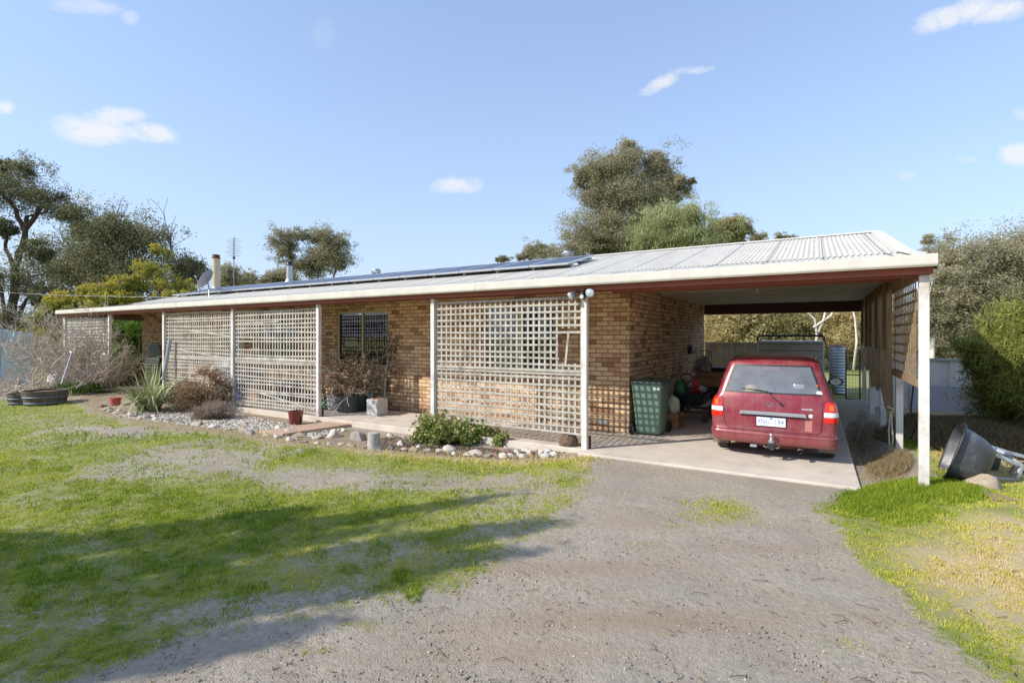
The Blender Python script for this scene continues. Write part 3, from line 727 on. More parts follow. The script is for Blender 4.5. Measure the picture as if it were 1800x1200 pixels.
def cloth_mat():
    t = NT('brown_shade_cloth'); co = t.coord('Object'); c = t.ramp(t.noise(co, 2.5, 6, .6), [(.3, sr(150,128,98)), (.7, sr(190,166,132))])
    d = t.n('ShaderNodeBsdfDiffuse'); t.l(c, d.inputs[0]); tr = t.n('ShaderNodeBsdfTranslucent'); t.l(c, tr.inputs[0]); mx = t.n('ShaderNodeMixShader'); mx.inputs[0].default_value = .3
    t.l(d.outputs[0], mx.inputs[1]); t.l(tr.outputs[0], mx.inputs[2])
    w = t.n('ShaderNodeTexWave'); t.l(co, w.inputs[0]); w.inputs['Scale'].default_value = 40; t.l(t.bump(w.outputs['Fac'], .2, .002), d.inputs['Normal'])
    t.l(mx.outputs[0], t.out.inputs[0]); return t.m
M['cloth'] = cloth_mat()
P = []; r = random.Random(12); NY = 70; NZ = 26
hole = [(30,12),(31,12),(30,13),(12,14),(31,14),(50,11),(58,8),(59,8),(60,8),(58,9),(33,11)]
for j in range(NZ+1):
    row = []
    for i in range(NY+1):
        yy = 9.85+i*(16.3-9.85)/NY; low = .62+.40*smooth(9.8,16.3,yy)+.10*math.sin(yy*2.3)+.06*math.sin(yy*5.1) + r.uniform(-.02,.02)*0
        z = low+(2.72-low)*j/NZ; row.append((1.03+.006*math.sin(yy*3.1+z*2)+.012*math.sin(yy*.9)*math.sin(z*3), yy, z))
    P.append(row)
m = MB(); m.grid(P, lambda i, j: (j, i) in hole); m.build('shade_cloth', M['cloth'], house, smooth='all')
m = MB()
for yy in (10.6, 11.97, 13.2, 14.17, 15.3):
    m = MB(); m.bar((.995, yy, 1.55), (.995, yy, 2.7), .05, .03, (0,1,0)); m.build('cloth_batten', M['rawlattice'], house)
# conduit + sockets on the brick side wall
m = MB(); p = at_x(1190, 600, WX1); m.tube([(WX1+.015, p.y, 1.62-.25), (WX1+.015, p.y, 2.7)], .011, 6); m.box(WX1+.002, WX1+.03, p.y-.06, p.y+.03, 1.28, 1.37); m.box(WX1+.002, WX1+.05, p.y-.22, p.y-.12, 1.28, 1.36)
m.build('power_outlet', plain('outlet_plastic', sr(205,196,176), .5), house)
m = MB(); p = at_x(1211, 614, WX1); m.cbox(WX1+.002, WX1+.09, p.y-.09, p.y+.09, p.z-.11, p.z+.11, .01); m.build('meter_box', M['blackp'], house)
m = MB(); bw_ = plain('bulb_white', sr(220,214,200), .4); m.lathe([(0,-.03),(.035,-.03),(.035,.02),(0,.02)], (-1.0, 11.2, 2.70), 12); m.build('ceiling_light', bw_, house); m = MB(); m.lathe([(0,-.06),(.03,-.06),(.03,.0),(0,.0)], (-.6, 9.6, 2.72), 12); m.build('ceiling_light', bw_, house)
p = at_y(726, 528, 8.4); m = MB(); m.lathe([(0,-.05),(.05,-.045),(.06,0),(0,0)], (p.x, 8.4, 2.62), 12); m.build('verandah_light', plain('lamp_white', sr(230,226,215), .4), house)
# ================================================================ CAR
CX0, CY0 = -.556, 8.2          # centre of rear bumper
car = thing('parked_car', 'dusty dark red small hatchback parked nose-in under the carport, tow ball on its rear bumper', 'car', (CX0, CY0, 0))
def paint(name, col, rough=.32, dust_or_sheen=.42):
    t = NT(name); co = t.coord('Object')
    geo = t.n('ShaderNodeNewGeometry'); sp = t.n('ShaderNodeSeparateXYZ'); t.l(geo.outputs['Position'], sp.inputs[0])
    low = t.ramp(sp.outputs[2], [(.15, .55), (.62, 0)])
    n = t.ramp(t.noise(co, 5, 8, .7), [(.4, 0), (.8, dust_or_sheen)])
    c = t.mix(t.math('ADD', n, t.math('MULTIPLY', low, t.noise(co, 9, 6, .7)), True), col, sr(150,118,98))
    streak = t.ramp(t.noise(t.coord('Object', (22, 3, .8)), 1, 4, .6), [(.45, 0), (.8, .22)])
    c = t.mix(streak, c, sr(176,120,120))
    ro = t.math('ADD', rough, t.math('MULTIPLY', n, .5))
    t.bsdf(c, ro, .15, t.bump(t.noise(co, 120, 2), .03, .001), Coat_Weight=.35, Coat_Roughness=.25); return t.m
M['paint'] = paint('maroon_car_paint', sr(134,30,52))
M['redlamp'] = plain('red_lamp_lens', sr(226,24,10), .15, var=.06, sc=30, bump=0, Coat_Weight=1.0)
M['amber'] = plain('amber_lamp_lens', sr(255,110,8), .15, var=.06, sc=30, bump=0, Coat_Weight=1.0)
M['clearlamp'] = plain('clear_lamp_lens', sr(232,232,230), .15, var=.05, sc=30, bump=0, Coat_Weight=1.0)
M['seat'] = plain('grey_seat_cloth', sr(186,190,200), .95, var=.12, sc=20)
M['tyre'] = plain('dusty_tyre', sr(70,64,58), .95, var=.3, sc=10, dirt=sr(130,112,92), dirt_amt=.7)
#        z    w    r    F    c
LV = [(.20,.78,.10,3.66,.10),(.215,.80,.05,3.72,.12),(.24,.812,.018,3.76,.13),(.30,.825,.004,3.79,.13),(.36,.828,0,3.8,.13),(.385,.826,.012,3.79,.13),(.395,.822,.045,3.78,.12),(.41,.822,.055,3.76,.12),
      (.47,.826,.058,3.75,.12),(.55,.829,.06,3.74,.12),(.62,.829,.062,3.72,.12),(.68,.828,.066,3.70,.12),(.74,.824,.072,3.64,.12),(.80,.812,.08,3.50,.115),(.85,.792,.09,3.30,.11),(.89,.768,.098,3.10,.105),(.918,.75,.108,2.98,.10),
      (.94,.742,.118,2.92,.10),(1.0,.726,.14,2.80,.10),(1.08,.702,.168,2.68,.10),(1.16,.678,.196,2.56,.10),(1.24,.652,.224,2.45,.10),(1.31,.628,.25,2.36,.10),(1.355,.612,.268,2.31,.10),
      (1.385,.60,.282,2.27,.10),(1.415,.582,.30,2.22,.11),(1.44,.555,.33,2.16,.13),(1.458,.515,.38,2.08,.15),(1.468,.46,.45,1.98,.15)]
LZ = np.array([l[0] for l in LV])
def lv(z): return [float(np.interp(z, LZ, [l[k] for l in LV])) for k in range(1, 5)]
def surf(s, z, off=0):
    """point on the tail: s metres along the skin from the centre line"""
    w, r, F, c = lv(z); sg = 1 if s >= 0 else -1; a = abs(s); flat = w-c; bul = .035
    if a <= flat: x = a; y = r + bul*(a/flat)**2; nx, ny = .07*a/flat/flat*bul/.035, -1
    elif a <= flat + c*math.pi/2:
        th = (a-flat)/c; x = flat + c*math.sin(th); y = r+bul + c*(1-math.cos(th)); nx, ny = math.sin(th), -math.cos(th)
    else: x = w; y = r+bul+c+(a-flat-c*math.pi/2); nx, ny = 1, 0
    L = math.hypot(nx, ny); return Vector((sg*(x+nx/L*off), y+ny/L*off, z))
NR, NC, NS = 14, 6, 54
def ring(l):
    z, w, r, F, c = l; pts = []; bul = .035; flat = w-c
    for i in range(NR+1):
        f = -1+2*i/NR; pts.append((f*flat, r+bul*f*f))
    for i in range(1, NC+1):
        th = math.pi/2*i/NC; pts.append((flat+c*math.sin(th), r+bul+c*(1-math.cos(th))))
    ys = r+bul+c; yf = F-c-.06
    for i in range(1, NS+1): pts.append((w, ys+(yf-ys)*i/NS))
    for i in range(1, NC+1):
        th = math.pi/2*i/NC; pts.append((flat+c*math.cos(th), yf+c*math.sin(th)))
    for i in range(1, NR+1):
        f = 1-2*i/NR; pts.append((f*flat, F-.06*f*f))
    for i in range(1, NC+1):
        th = math.pi/2*i/NC; pts.append((-flat-c*math.sin(th), yf+c*math.cos(th)))
    for i in range(1, NS+1): pts.append((-w, yf+(ys-yf)*i/NS))
    for i in range(1, NC):
        th = math.pi/2*i/NC; pts.append((-flat-c*math.cos(th), ys-c*math.sin(th)))
    out = []
    for x, y in pts:
        zz = z
        for yw in (.66, 3.05):
            if abs(x) > w-.02 and abs(y-yw) < .33: zz = max(zz, .28+math.sqrt(.33**2-(y-yw)**2)) if z < .7 else zz
        out.append((x+CX0, y+CY0, zz))
    return out
rings = [ring(l) for l in LV]; NN = len(rings[0])
zi = lambda z: min(range(len(LV)), key=lambda i: abs(LV[i][0]-z))
zb, zt = zi(.94), zi(1.355)
b = MB()
for rr in rings: b.v += rr
s0 = NR+NC; f0 = s0+NS; fr0 = f0+NC; l0 = fr0+NR; l1 = l0+NC
def kind(i, j):
    if zb <= i < zt:
        if 0 <= j < NR: return 'rear'
        if fr0 <= j < l0-0 and j >= f0+NC: return 'front'
        if s0+2 <= j < f0: 
            k = (j-s0)/NS
            return 'side' if (.04 < k < .36 or .40 < k < .84) else 'body'
        if l1 <= j < l1+NS:
            k = 1-(j-l1)/NS
            return 'side' if (.04 < k < .36 or .40 < k < .84) else 'body'
    return 'body'
glassf = {'rear': [], 'front': [], 'side': []}
for i in range(len(rings)-1):
    for j in range(NN):
        q = (i*NN+j, i*NN+(j+1)%NN, (i+1)*NN+(j+1)%NN, (i+1)*NN+j); k = kind(i, j)
        if k == 'body': b.f.append(q); b.m.append(0)
        else: glassf[k].append(q)
# roof cap
last = rings[-1]; base = (len(rings)-1)*NN; cy = sum(p[1] for p in last)/NN
for kk, (f, z) in enumerate(((.6, 1.476), (.2, 1.48))):
    n0 = len(b.v); b.v += [((p[0]-CX0)*f+CX0, (p[1]-cy)*f+cy, z) for p in last]
    b.f += [(base+j, base+(j+1)%NN, n0+(j+1)%NN, n0+j) for j in range(NN)]; b.m += [0]*NN; base = n0
b.f.append(tuple(range(base, base+NN))); b.m.append(0)
bf = list(rings[0]); n0 = 0
b.f.append(tuple(range(NN-1, -1, -1))); b.m.append(0)
body = b.build('body', M['paint'], car, smooth=True)
def sub(faces, name, mat, parent, off=0):
    m = MB(); mp = {}
    for q in faces:
        for v in q:
            if v not in mp: mp[v] = len(m.v); m.v.append(b.v[v])
        m.f.append(tuple(mp[v] for v in q)); m.m.append(0)
    return m.build(name, mat, parent, smooth='all')
sub(glassf['rear'], 'rear_window', M['carglass'], car); sub(glassf['front'], 'windscreen', M['carglass'], car); [sub([q for q in glassf['side'] if (b.v[q[0]][0] > CX0) == sd_], 'side_window', M['carglass'], car) for sd_ in (True, False)]
def patch_m(m, s0, s1, z0, z1, off=.004, n=10, k=6, fn=None):
    """raised panel over the tail with rim; s0,s1 may be functions of z"""
    A = s0 if callable(s0) else (lambda z: s0); B_ = s1 if callable(s1) else (lambda z: s1); P = []
    c = Vector((CX0, CY0, 0))
    for j in range(k+1):
        z = z0+(z1-z0)*j/k; P.append([surf(A(z)+(B_(z)-A(z))*i/n, z, off)+c for i in range(n+1)])
    m.grid(P)
    # rim
    edge = [(0, i) for i in range(n+1)]+[(j, n) for j in range(1, k+1)]+[(k, i) for i in range(n-1, -1, -1)]+[(j, 0) for j in range(k-1, 0, -1)]
    O = [P[j][i] for j, i in edge]; I = []
    for (j, i) in edge:
        z = z0+(z1-z0)*j/k; I.append(surf(A(z)+(B_(z)-A(z))*i/n, z, -.01)+c)
    n0 = len(m.v); m.v += O+I; L = len(O)
    m.f += [(n0+t, n0+(t+1)%L, n0+L+(t+1)%L, n0+L+t) for t in range(L)]; m.m += [0]*L
    return m
# tail lamps (wrap round corners)
for sg in (-1, 1):
    inner = lambda z, sg=sg: sg*(.655+.03*max(0, (z-.70)/.17)) ; outer = lambda z, sg=sg: sg*(.905-.08*max(0,(z-.74)/.12))
    pr = car
    m = MB(); patch_m(m, inner, outer, .722, .862, .008); lo = m.build('tail_lamp', M['redlamp'], car, smooth=True)
    m = MB(); patch_m(m, inner, outer, .655, .719, .009); m.build('reverse_lens', M['clearlamp'], lo, smooth=True)
    m = MB(); patch_m(m, inner, outer, .575, .652, .008); m.build('brake_lens', M['redlamp'], lo, smooth=True)
    m = MB(); patch_m(m, lambda z: sg*.72, lambda z: sg*.775, .745, .83, .0105, 4, 4); m.build('amber_lens', M['amber'], lo, smooth=True)
# rear window black border + seal
m = MB(); c0 = Vector((CX0, CY0, 0))
bl = lambda z: lv(z)[0]-lv(z)[3]
m2 = MB()
for (a_, b_, z0, z1) in ((lambda z: -bl(z), lambda z: bl(z), .94, .962), (lambda z: -bl(z), lambda z: bl(z), 1.335, 1.355), (lambda z: -bl(z), lambda z: -bl(z)+.03, .962, 1.335), (lambda z: bl(z)-.03, lambda z: bl(z), .962, 1.335)):
    P = []; 
    for j in range(9):
        z = z0+(z1-z0)*j/8; P.append([surf(a_(z)+(b_(z)-a_(z))*i/12, z, .002)+c0 for i in range(13)])
    m2.grid(P)
m2.build('window_seal', M['blackp'], car, smooth='all')
# tailgate shut line (dark groove strips)
def strip(pts, w, name, mat, parent, off=.0025):
    m = MB(); q = [surf(s, z, off)+c0 for s, z in pts]
    for i in range(len(q)-1): m.bar(q[i], q[i+1], w, .003, (0,1,0))
    return m.build(name, mat, parent)
gl = [( .70,.875),(.645,.85),(.64,.70),(.635,.58),(.62,.46),(.60,.425),(.56,.412)]
N_ = 20
strip([(-s, z) for s, z in gl]+[(-.56+1.12*i/N_, .412) for i in range(1, N_)]+gl[::-1], .008, 'shut_line', M['blackp'], car)
strip([(-.80+1.6*i/40, .392) for i in range(41)], .007, 'bumper_gap', M['blackp'], car)
m = MB(); patch_m(m, -.90, .90, .352, .376, .008, 44, 2); m.build('bumper_trim', M['paint'], car, smooth=True)
# plate recess, number plate, handle
m = MB()
rec = [(-.42,.655),(.42,.655),(.36,.435),(-.36,.435)]; inn = [(-.33,.645),(.33,.645),(.30,.455),(-.30,.455)]
O = [surf(s, z, .005)+c0 for s, z in rec]; I = [surf(s, z, .005)+c0+Vector((0,.0,0)) for s, z in inn]
m.v += O + [p+Vector((0,-.001,0)) for p in I]; m.f += [(i, (i+1)%4, 4+(i+1)%4, 4+i) for i in range(4)]; m.m += [0]*4
m.add([p+Vector((0,-.0015,0)) for p in I], [(0,1,2,3)]); m.build('plate_recess', M['paint'], car)
M['greyplastic'] = plain('grey_bare_plastic', sr(150,152,158), .5, var=.1, sc=12)
m = MB(); y0 = CY0+.066-.045
m.add([(CX0-.40,y0+.03,.685),(CX0+.43,y0+.03,.685),(CX0+.44,y0,.668),(CX0-.41,y0,.668),(CX0-.42,y0+.002,.638),(CX0+.45,y0+.002,.638),(CX0+.44,y0+.05,.635),(CX0-.41,y0+.05,.635)],
      [(0,1,2,3),(3,2,5,4),(4,5,6,7),(0,3,4,7),(1,6,5,2)]); m.build('handle', M['greyplastic'], car)
m = MB(); m.add([(CX0-.4,y0+.01,.632),(CX0+.43,y0+.01,.632),(CX0+.42,y0+.045,.612),(CX0-.39,y0+.045,.612)],[(0,1,2,3)]); m.build('shadow_gap', M['blackp'], car)
py0, py1 = .478, .608; yp = CY0+.066-.02
m = MB(); m.cbox(CX0-.19, CX0+.19, yp, yp+.008, py0, py1, .003); pl = m.build('number_plate', plain('plate_white', sr(236,238,240), .4, var=.02), car)
m = MB()
for (a_, b_, c_, d_) in ((-.195,.195,py1-.001,py1+.006),(-.195,.195,py0-.006,py0+.001),(-.197,-.189,py0,py1),(.189,.197,py0,py1)): m.box(CX0+a_, CX0+b_, yp-.003, yp+.006, c_, d_)
m.build('plate_frame', M['blackp'], pl)
def text(body, x, y, z, size, mat, parent, name, sx=1.0, ext=.001, align='CENTER'):
    cu = bpy.data.curves.new(name, 'FONT'); cu.body = body; cu.size = size; cu.align_x = align; cu.align_y = 'CENTER'; cu.extrude = ext
    o = bpy.data.objects.new('tmp', cu); C.objects.link(o); dg = bpy.context.evaluated_depsgraph_get()
    me = bpy.data.meshes.new_from_object(o.evaluated_get(dg)); bpy.data.objects.remove(o)
    me.name = name; me.transform(Matrix.Translation((x, y, z)) @ Matrix.Rotation(R(90), 4, 'X') @ Matrix.Diagonal((sx,1,1,1)))
    w = wloc(parent); me.transform(Matrix.Translation(-w)); me.materials.clear(); me.materials.append(mat)
    t = bpy.data.objects.new(name, me); C.objects.link(t); t.parent = parent; return t
M['plateblue'] = plain('plate_blue', sr(96,120,176), .5, var=.02); M['emblem'] = plain('emblem_blue', sr(84,120,200), .5, var=.02)
text('XNU', CX0-.098, yp-.001, .543, .105, M['plateblue'], pl, 'plate_letters', .72)
text('194', CX0+.105, yp-.001, .543, .105, M['plateblue'], pl, 'plate_digits', .80)
m = MB(); m.add([(CX0-.02,yp-.002,.60),(CX0+.028,yp-.002,.60),(CX0+.004,yp-.002,.565)],[(0,1,2)]); m.build('plate_emblem', M['emblem'], pl)
# badge: ring with wing mark
m = MB(); yb = surf(0, .79, .006).y+CY0
N = 28; P1 = [(CX0-.02+.042*math.cos(t)*1.0, yb, .795+.031*math.sin(t)) for t in [2*math.pi*i/N for i in range(N+1)]]; m.tube(P1, .0045, 6)
m.tube([(CX0-.056,yb,.806),(CX0-.035,yb,.803),(CX0-.02,yb,.784),(CX0-.005,yb,.803),(CX0+.016,yb,.806)], .004, 6)
m.build('badge', M['steel'], car, smooth=True)
text('mazda', CX0+.455, surf(.455,.745,.004).y+CY0, .752, .048, M['clearlamp'], car, 'wordmark', 1.1, .002)
# lock, dust mark
m = MB(); p = surf(.50, .655, 0)+c0; m.lathe([(0,-.016),(.02,-.014),(.026,-.004),(.03,.0),(0,.0)], (p.x, p.y, p.z), 20, 'y'); m.build('lock', M['clearlamp'], car, smooth=True)
t_ = plain('bare_primer_patch', sr(186,120,112), .7, var=.12, sc=30); m = MB(); patch_m(m, .43, .515, .44, .60, .0015, 3, 4); m.build('faded_patch', t_, car)
# wiper
m = MB(); A = surf(.135, .80, .03)+c0; Bp = surf(-.06, .985, .032)+c0; Cp = surf(-.33, 1.0, .026)+c0
m.tube([A, A.lerp(Bp, .5)+Vector((0,-.008,0)), Bp], [.011,.008,.006], 8); m.tube([surf(.135,.80,0)+c0, A], .018, 10)
m.tube([surf(.03,.955,.02)+c0, surf(-.15,.985,.022)+c0, surf(-.40,1.005,.02)+c0], [.005,.007,.004], 6); m.build('wiper', M['blackp'], car, smooth=True)
# high stop lamp inside, stickers, washer
m = MB(); p = surf(-.02, 1.31, -.03)+c0; m.cbox(p.x-.105, p.x+.105, p.y, p.y+.05, p.z-.03, p.z+.022, .01); m.build('stop_lamp', plain('dull_red_lens', sr(190,70,80), .4, var=.05), car)
m = MB(); p = surf(.60,.975,.004)+c0; m.lathe([(0,-.001),(.038,-.001),(.038,0),(0,0)], (p.x,p.y,p.z), 24, 'y'); m.build('round_sticker', plain('sticker_white', sr(230,230,228), .5, var=.03), car)
for s_, z_ in ((-.585,1.10),(.585,1.08)):
    m = MB(); p = surf(s_*.98, z_, .0025)+c0; m.box(p.x-.012,p.x+.012,p.y-.002,p.y,p.z-.012,p.z+.012); m.build('orange_sticker', M['amber'], car)
m = MB(); p = surf(.02, 1.40, .004)+c0; m.lathe([(0,-.008),(.008,-.006),(.01,0),(0,0)], (p.x,p.y,p.z), 10, 'y'); m.build('washer_jet', M['blackp'], car)
for sg in (-1,1):     # roof drip rails
    m = MB(); m.tube([(CX0+sg*.535, CY0+.36+2*i/10*1.0, 1.462) for i in range(10)], .009, 5); m.build('roof_trim', M['blackp'], car)
# tow bar
m = MB(); yt = CY0-.075
m.tube([(CX0+.015, CY0+.25, .20),(CX0+.015, CY0+.02, .17),(CX0+.015, yt, .20),(CX0+.015, yt, .27)], [.026,.026,.024,.02], 10)
tb = m.build('tow_bar', M['steel'], car, smooth=True)
bmx = bmesh.new(); bmesh.ops.create_uvsphere(bmx, u_segments=16, v_segments=10, radius=.027); m = MB(); m.bm(bmx, Matrix.Translation((CX0+.015, yt, .375))); m.tube([(CX0+.015,yt,.27),(CX0+.015,yt,.355)], [.034,.016], 12)
m.tube([(CX0+.015,yt,.268),(CX0+.015,yt,.30)], .042, 12); m.build('tow_ball', M['steel'], tb, smooth=True)
m = MB(); m.cbox(CX0-.03, CX0+.055, yt-.03, yt+.04, .18, .262, .008); m.build('tow_tongue', plain('tow_black', (.03,.03,.035), .45), tb)
for sg in (-1,1):
    m = MB(); m.tube([(CX0+.015+sg*.03, yt+.02, .21),(CX0+.015+sg*.075, yt, .19),(CX0+.015+sg*.10, yt+.01, .215)], .007, 6); m.build('chain_lug', M['steel'], tb)
m = MB(); m.cbox(CX0-.27, CX0-.18, CY0+.0, CY0+.06, .165, .198, .004); m.build('trailer_socket', M['greyplastic'], car)
# exhaust + underbody
m = MB(); m.tube([(CX0+.36, CY0+.9,.19),(CX0+.36,CY0+.3,.18),(CX0+.37,CY0-.015,.165)], [.04,.028,.026], 14, cap=False); m.build('exhaust_pipe', M['steel'], car, smooth=True)
m = MB(); m.tube([(CX0+.36, CY0+.30,.19),(CX0+.36,CY0+.75,.19)], [.085,.085], 16); m.cbox(CX0-.5,CX0+.5,CY0+.14,CY0+3.3,.19,.26,.03); m.cbox(CX0-.25,CX0+.3,CY0+.12,CY0+.5,.16,.22,.03); m.build('underbody', M['rust'], car)
# wheels
for xs in (-1, 1):
    for yw in (.66, 3.05):
        xc = CX0+xs*.715
        wh = MB(); wh.lathe([(.18,-.082),(.245,-.084),(.272,-.076),(.282,-.05),(.285,0),(.282,.05),(.272,.076),(.245,.084),(.18,.082)], (xc, CY0+yw, .285), 40, 'x', cap=False)
        for k in range(40):
            a_ = 2*math.pi*k/40
            for ox in (-.045,.045): wh.box(xc+ox-.02, xc+ox+.02, CY0+yw+.284*math.cos(a_)-.007, CY0+yw+.284*math.cos(a_)+.007, .285+.284*math.sin(a_)-.007, .285+.284*math.sin(a_)+.007)
        wo_ = thing_part = wh.build('wheel', M['tyre'], car, smooth=True)
        rm = MB(); rm.lathe([(0,.03),(.05,.035),(.09,.02),(.165,.03),(.185,.06),(.18,.083)] if xs > 0 else [(0,-.03),(.05,-.035),(.09,-.02),(.165,-.03),(.185,-.06),(.18,-.083)], (xc, CY0+yw, .285), 24, 'x', cap=False); rm.build('rim', M['steel'], wo_, smooth=True)
    # mud flap
    m = MB(); m.box(CX0+xs*.71-.115, CX0+xs*.71+.115, CY0+.29, CY0+.30, .13, .36); m.build('mud_flap', plain('dusty_mudflap', sr(120,110,96), .9), car)
# wheel housings
m = MB()
for xs in (-1,1):
    for yw in (.66, 3.05):
        P = []
        for k in range(13):
            a_ = math.pi*k/12; P.append([(CX0+xs*.56, CY0+yw+.335*math.cos(a_), .27+.335*math.sin(a_)), (CX0+xs*.826, CY0+yw+.335*math.cos(a_), .27+.335*math.sin(a_))])
        m.grid(P)
m.build('wheel_housing', M['black'], car)
# mirrors
for xs in (-1, 1):
    m = MB(); p = (CX0+xs*.86, CY0+2.42, .985); bmx = bmesh.new(); bmesh.ops.create_uvsphere(bmx, u_segments=16, v_segments=10, radius=1); m.bm(bmx, Matrix.Translation(p) @ Matrix.Diagonal((.115,.06,.07,1)))
    m.bar((CX0+xs*.72, CY0+2.45, .95), (CX0+xs*.8, CY0+2.43, .96), .06, .04); mo = m.build('side_mirror', M['blackp'], car, smooth=True)
    m = MB(); m.lathe([(0,-.0),(.085,-.001),(0,.001)], (p[0], p[1]-.058, p[2]), 20, 'y', 1, .68); m.build('mirror_glass', M['steel'], mo)
# interior: floor, parcel shelf, seats, dash, wheel
m = MB(); m.box(CX0-.72, CX0+.72, CY0+.3, CY0+2.9, .45, .47); m.box(CX0-.70, CX0+.70, CY0+2.55, CY0+2.95, .5, .93); m.build('cabin_floor', M['blackp'], car)
m = MB(); m.box(CX0-.66, CX0+.66, CY0+.16, CY0+.72, .90, .915); m.build('parcel_shelf', plain('shelf_grey', sr(130,132,140), .9), car)
for sx_ in (-.34, .34):
    m = MB(); m.cbox(CX0+sx_-.32, CX0+sx_+.32, CY0+.74, CY0+.86, .5, 1.0, .04); sb = m.build('rear_seat', M['seat'], car, smooth=True)
for sx_ in (-.36, .36):
    m = MB(); m.cbox(CX0+sx_-.24, CX0+sx_+.24, CY0+1.62, CY0+1.74, .5, 1.08, .05); fs = m.build('front_seat', M['seat'], car, smooth=True)
    h = MB(); h.cbox(CX0+sx_-.13, CX0+sx_+.13, CY0+1.66, CY0+1.75, 1.10, 1.28, .04); h.build('headrest', M['seat'], fs, smooth=True)
m = MB(); m.tube([(CX0+.36+.18*math.cos(t), CY0+2.35, .92+.18*math.sin(t)) for t in [2*math.pi*i/24 for i in range(25)]], .014, 6); m.build('steering_wheel', M['blackp'], car)
m = MB(); m.cbox(CX0+.27, CX0+.42, CY0+.45, CY0+.52, 1.0, 1.07, .02); m.build('tissue_box', M['clearlamp'], car)
# straw hat lying on the parcel shelf
hat = MB(); hc = (CX0-.29, CY0+.42, .915)
hat.lathe([(.235,.022),(.22,.012),(.15,.018),(.092,.03),(.088,.06),(.08,.105),(.06,.118),(0,.12)], hc, 28, cap=False); ho = hat.build('straw_hat', plain('straw_weave', sr(224,200,140), .9, var=.15, sc=60), None, smooth=True, solid=.004)
tag(ho, 'pale straw hat lying behind the rear window of the red car', 'hat')
# ================================================================ OBJECTS
# solar panels on the north slope, flush row
slope = math.atan2(RZ-KZ, RY-KY)
def roofpt(px, py):
    r = ray(px, py)
    # plane z = KZ + tan(slope)(y-KY)
    t_ = math.tan(slope); tt = (CH - KZ + t_*KY)/(t_*r.y - r.z); return at_d(px, py, tt)
M['cell'] = None
t = NT('solar_cell_glass'); co = t.coord('Object'); b_ = t.n('ShaderNodeTexBrick'); b_.offset = 0; t.l(co, b_.inputs[0])
for k, v in (('Scale', 1), ('Brick Width', .158), ('Row Height', .158), ('Mortar Size', .004)): b_.inputs[k].default_value = v
c_ = t.mix(b_.outputs['Fac'], sr(30,38,66), sr(96,104,124)); t.bsdf(c_, .3, .0, None); M['cell'] = t.m
M['alu'] = plain('anodised_frame', sr(205,208,212), .35, .5, var=.05, sc=10, bump=.03)
gl_ = at_y(430, 505, 9.8); y_lo, y_hi = 10.35, 11.95
xr = at_y(1046, 449, 11.95).x
pw = 1.0; n_p = 17
proto = None
for i in range(n_p):
    x = xr-pw*(i+1)
    if i == 0:
        proto = thing('solar_panel', 'x', 'solar panel', (0,0,0), 'solar panels in a row along the roof')
        f = MB(); L = (y_hi-y_lo)/math.cos(slope)
        for (a0,a1,b0,b1) in ((0,pw-.02,0,.035),(0,pw-.02,L-.035,L),(0,.035,.036,L-.036),(pw-.055,pw-.02,.036,L-.036)): f.box(a0,a1,b0,b1,0,.04)
        f.build('frame', M['alu'], proto); g = MB(); g.box(.036,pw-.056,.036,L-.036,.004,.034); g.build('cell_sheet', M['cell'], proto)
        proto.rotation_euler = (slope, 0, 0); o = proto
    else:
        o = proto.copy(); C.objects.link(o)
        for ch in list(proto.children):
            c2 = ch.copy(); C.objects.link(c2); c2.parent = o
    o.location = (x, y_lo, roofz(y_lo)+.10)
    o['label'] = 'dark blue solar panel lying in the row along the cream iron roof'
proto['label'] = 'dark blue solar panel at the carport end of the roof row'
m = MB()
rk = thing('panel_rack', 'aluminium rails and feet carrying the row of solar panels on the roof', 'mounting rack', (xr-8, y_lo, roofz(y_lo)))
for yy, nm in ((y_lo+.25,'rail'), (y_hi-.25,'rail')):
    m = MB(); m.bar((xr-pw*n_p-.1, yy, roofz(yy)+.07), (xr+.12, yy, roofz(yy)+.07), .04, .04); m.build(nm, M['alu'], rk)
m = MB()
for i in range(n_p+1): m.box(xr-i*pw-.03, xr-i*pw+.03, y_lo+.2, y_lo+.3, roofz(y_lo+.2)+.008, roofz(y_lo+.25)+.05)
m.build('foot', M['alu'], rk, kind='stuff')
# whirlybirds
def whirly(px, py, y, r, label):
    p = at_y(px, py, y); zc = roofz(y)
    w = thing('roof_ventilator', label, 'roof ventilator', (p.x, y, zc), 'spinning roof ventilators')
    m = MB(); m.lathe([(r*.75,-.15),(r*.75,.12),(r*.8,.13)], (p.x,y,zc), 20, cap=False); m.build('base', M['steel'], w)
    m = MB(); n = 20; h = r*1.15
    for i in range(n):
        a0 = 2*math.pi*i/n; P = []
        for k in range(7):
            t_ = k/6; rr = r*math.sin(.45+t_*1.15)*1.05; P.append([(p.x+rr*math.cos(a0+t_*.3+d_), y+rr*math.sin(a0+t_*.3+d_), zc+.13+h*t_*(1) ) for d_ in (0,.2)])
        m.grid(P)
    m.build('turbine', M['steel'], w, smooth='all', solid=.003)
    m = MB(); m.lathe([(r*.95,.0),(r*.8,.05),(0,.08)], (p.x,y,zc+.13+h), 20, cap=False); m.build('cap', M['steel'], w, smooth=True)
whirly(998, 440, 13.6, .17, 'silver spinning roof ventilator behind the near end of the solar panels')
whirly(661, 470, 13.6, .17, 'silver spinning roof ventilator farther along the ridge, mid roof')
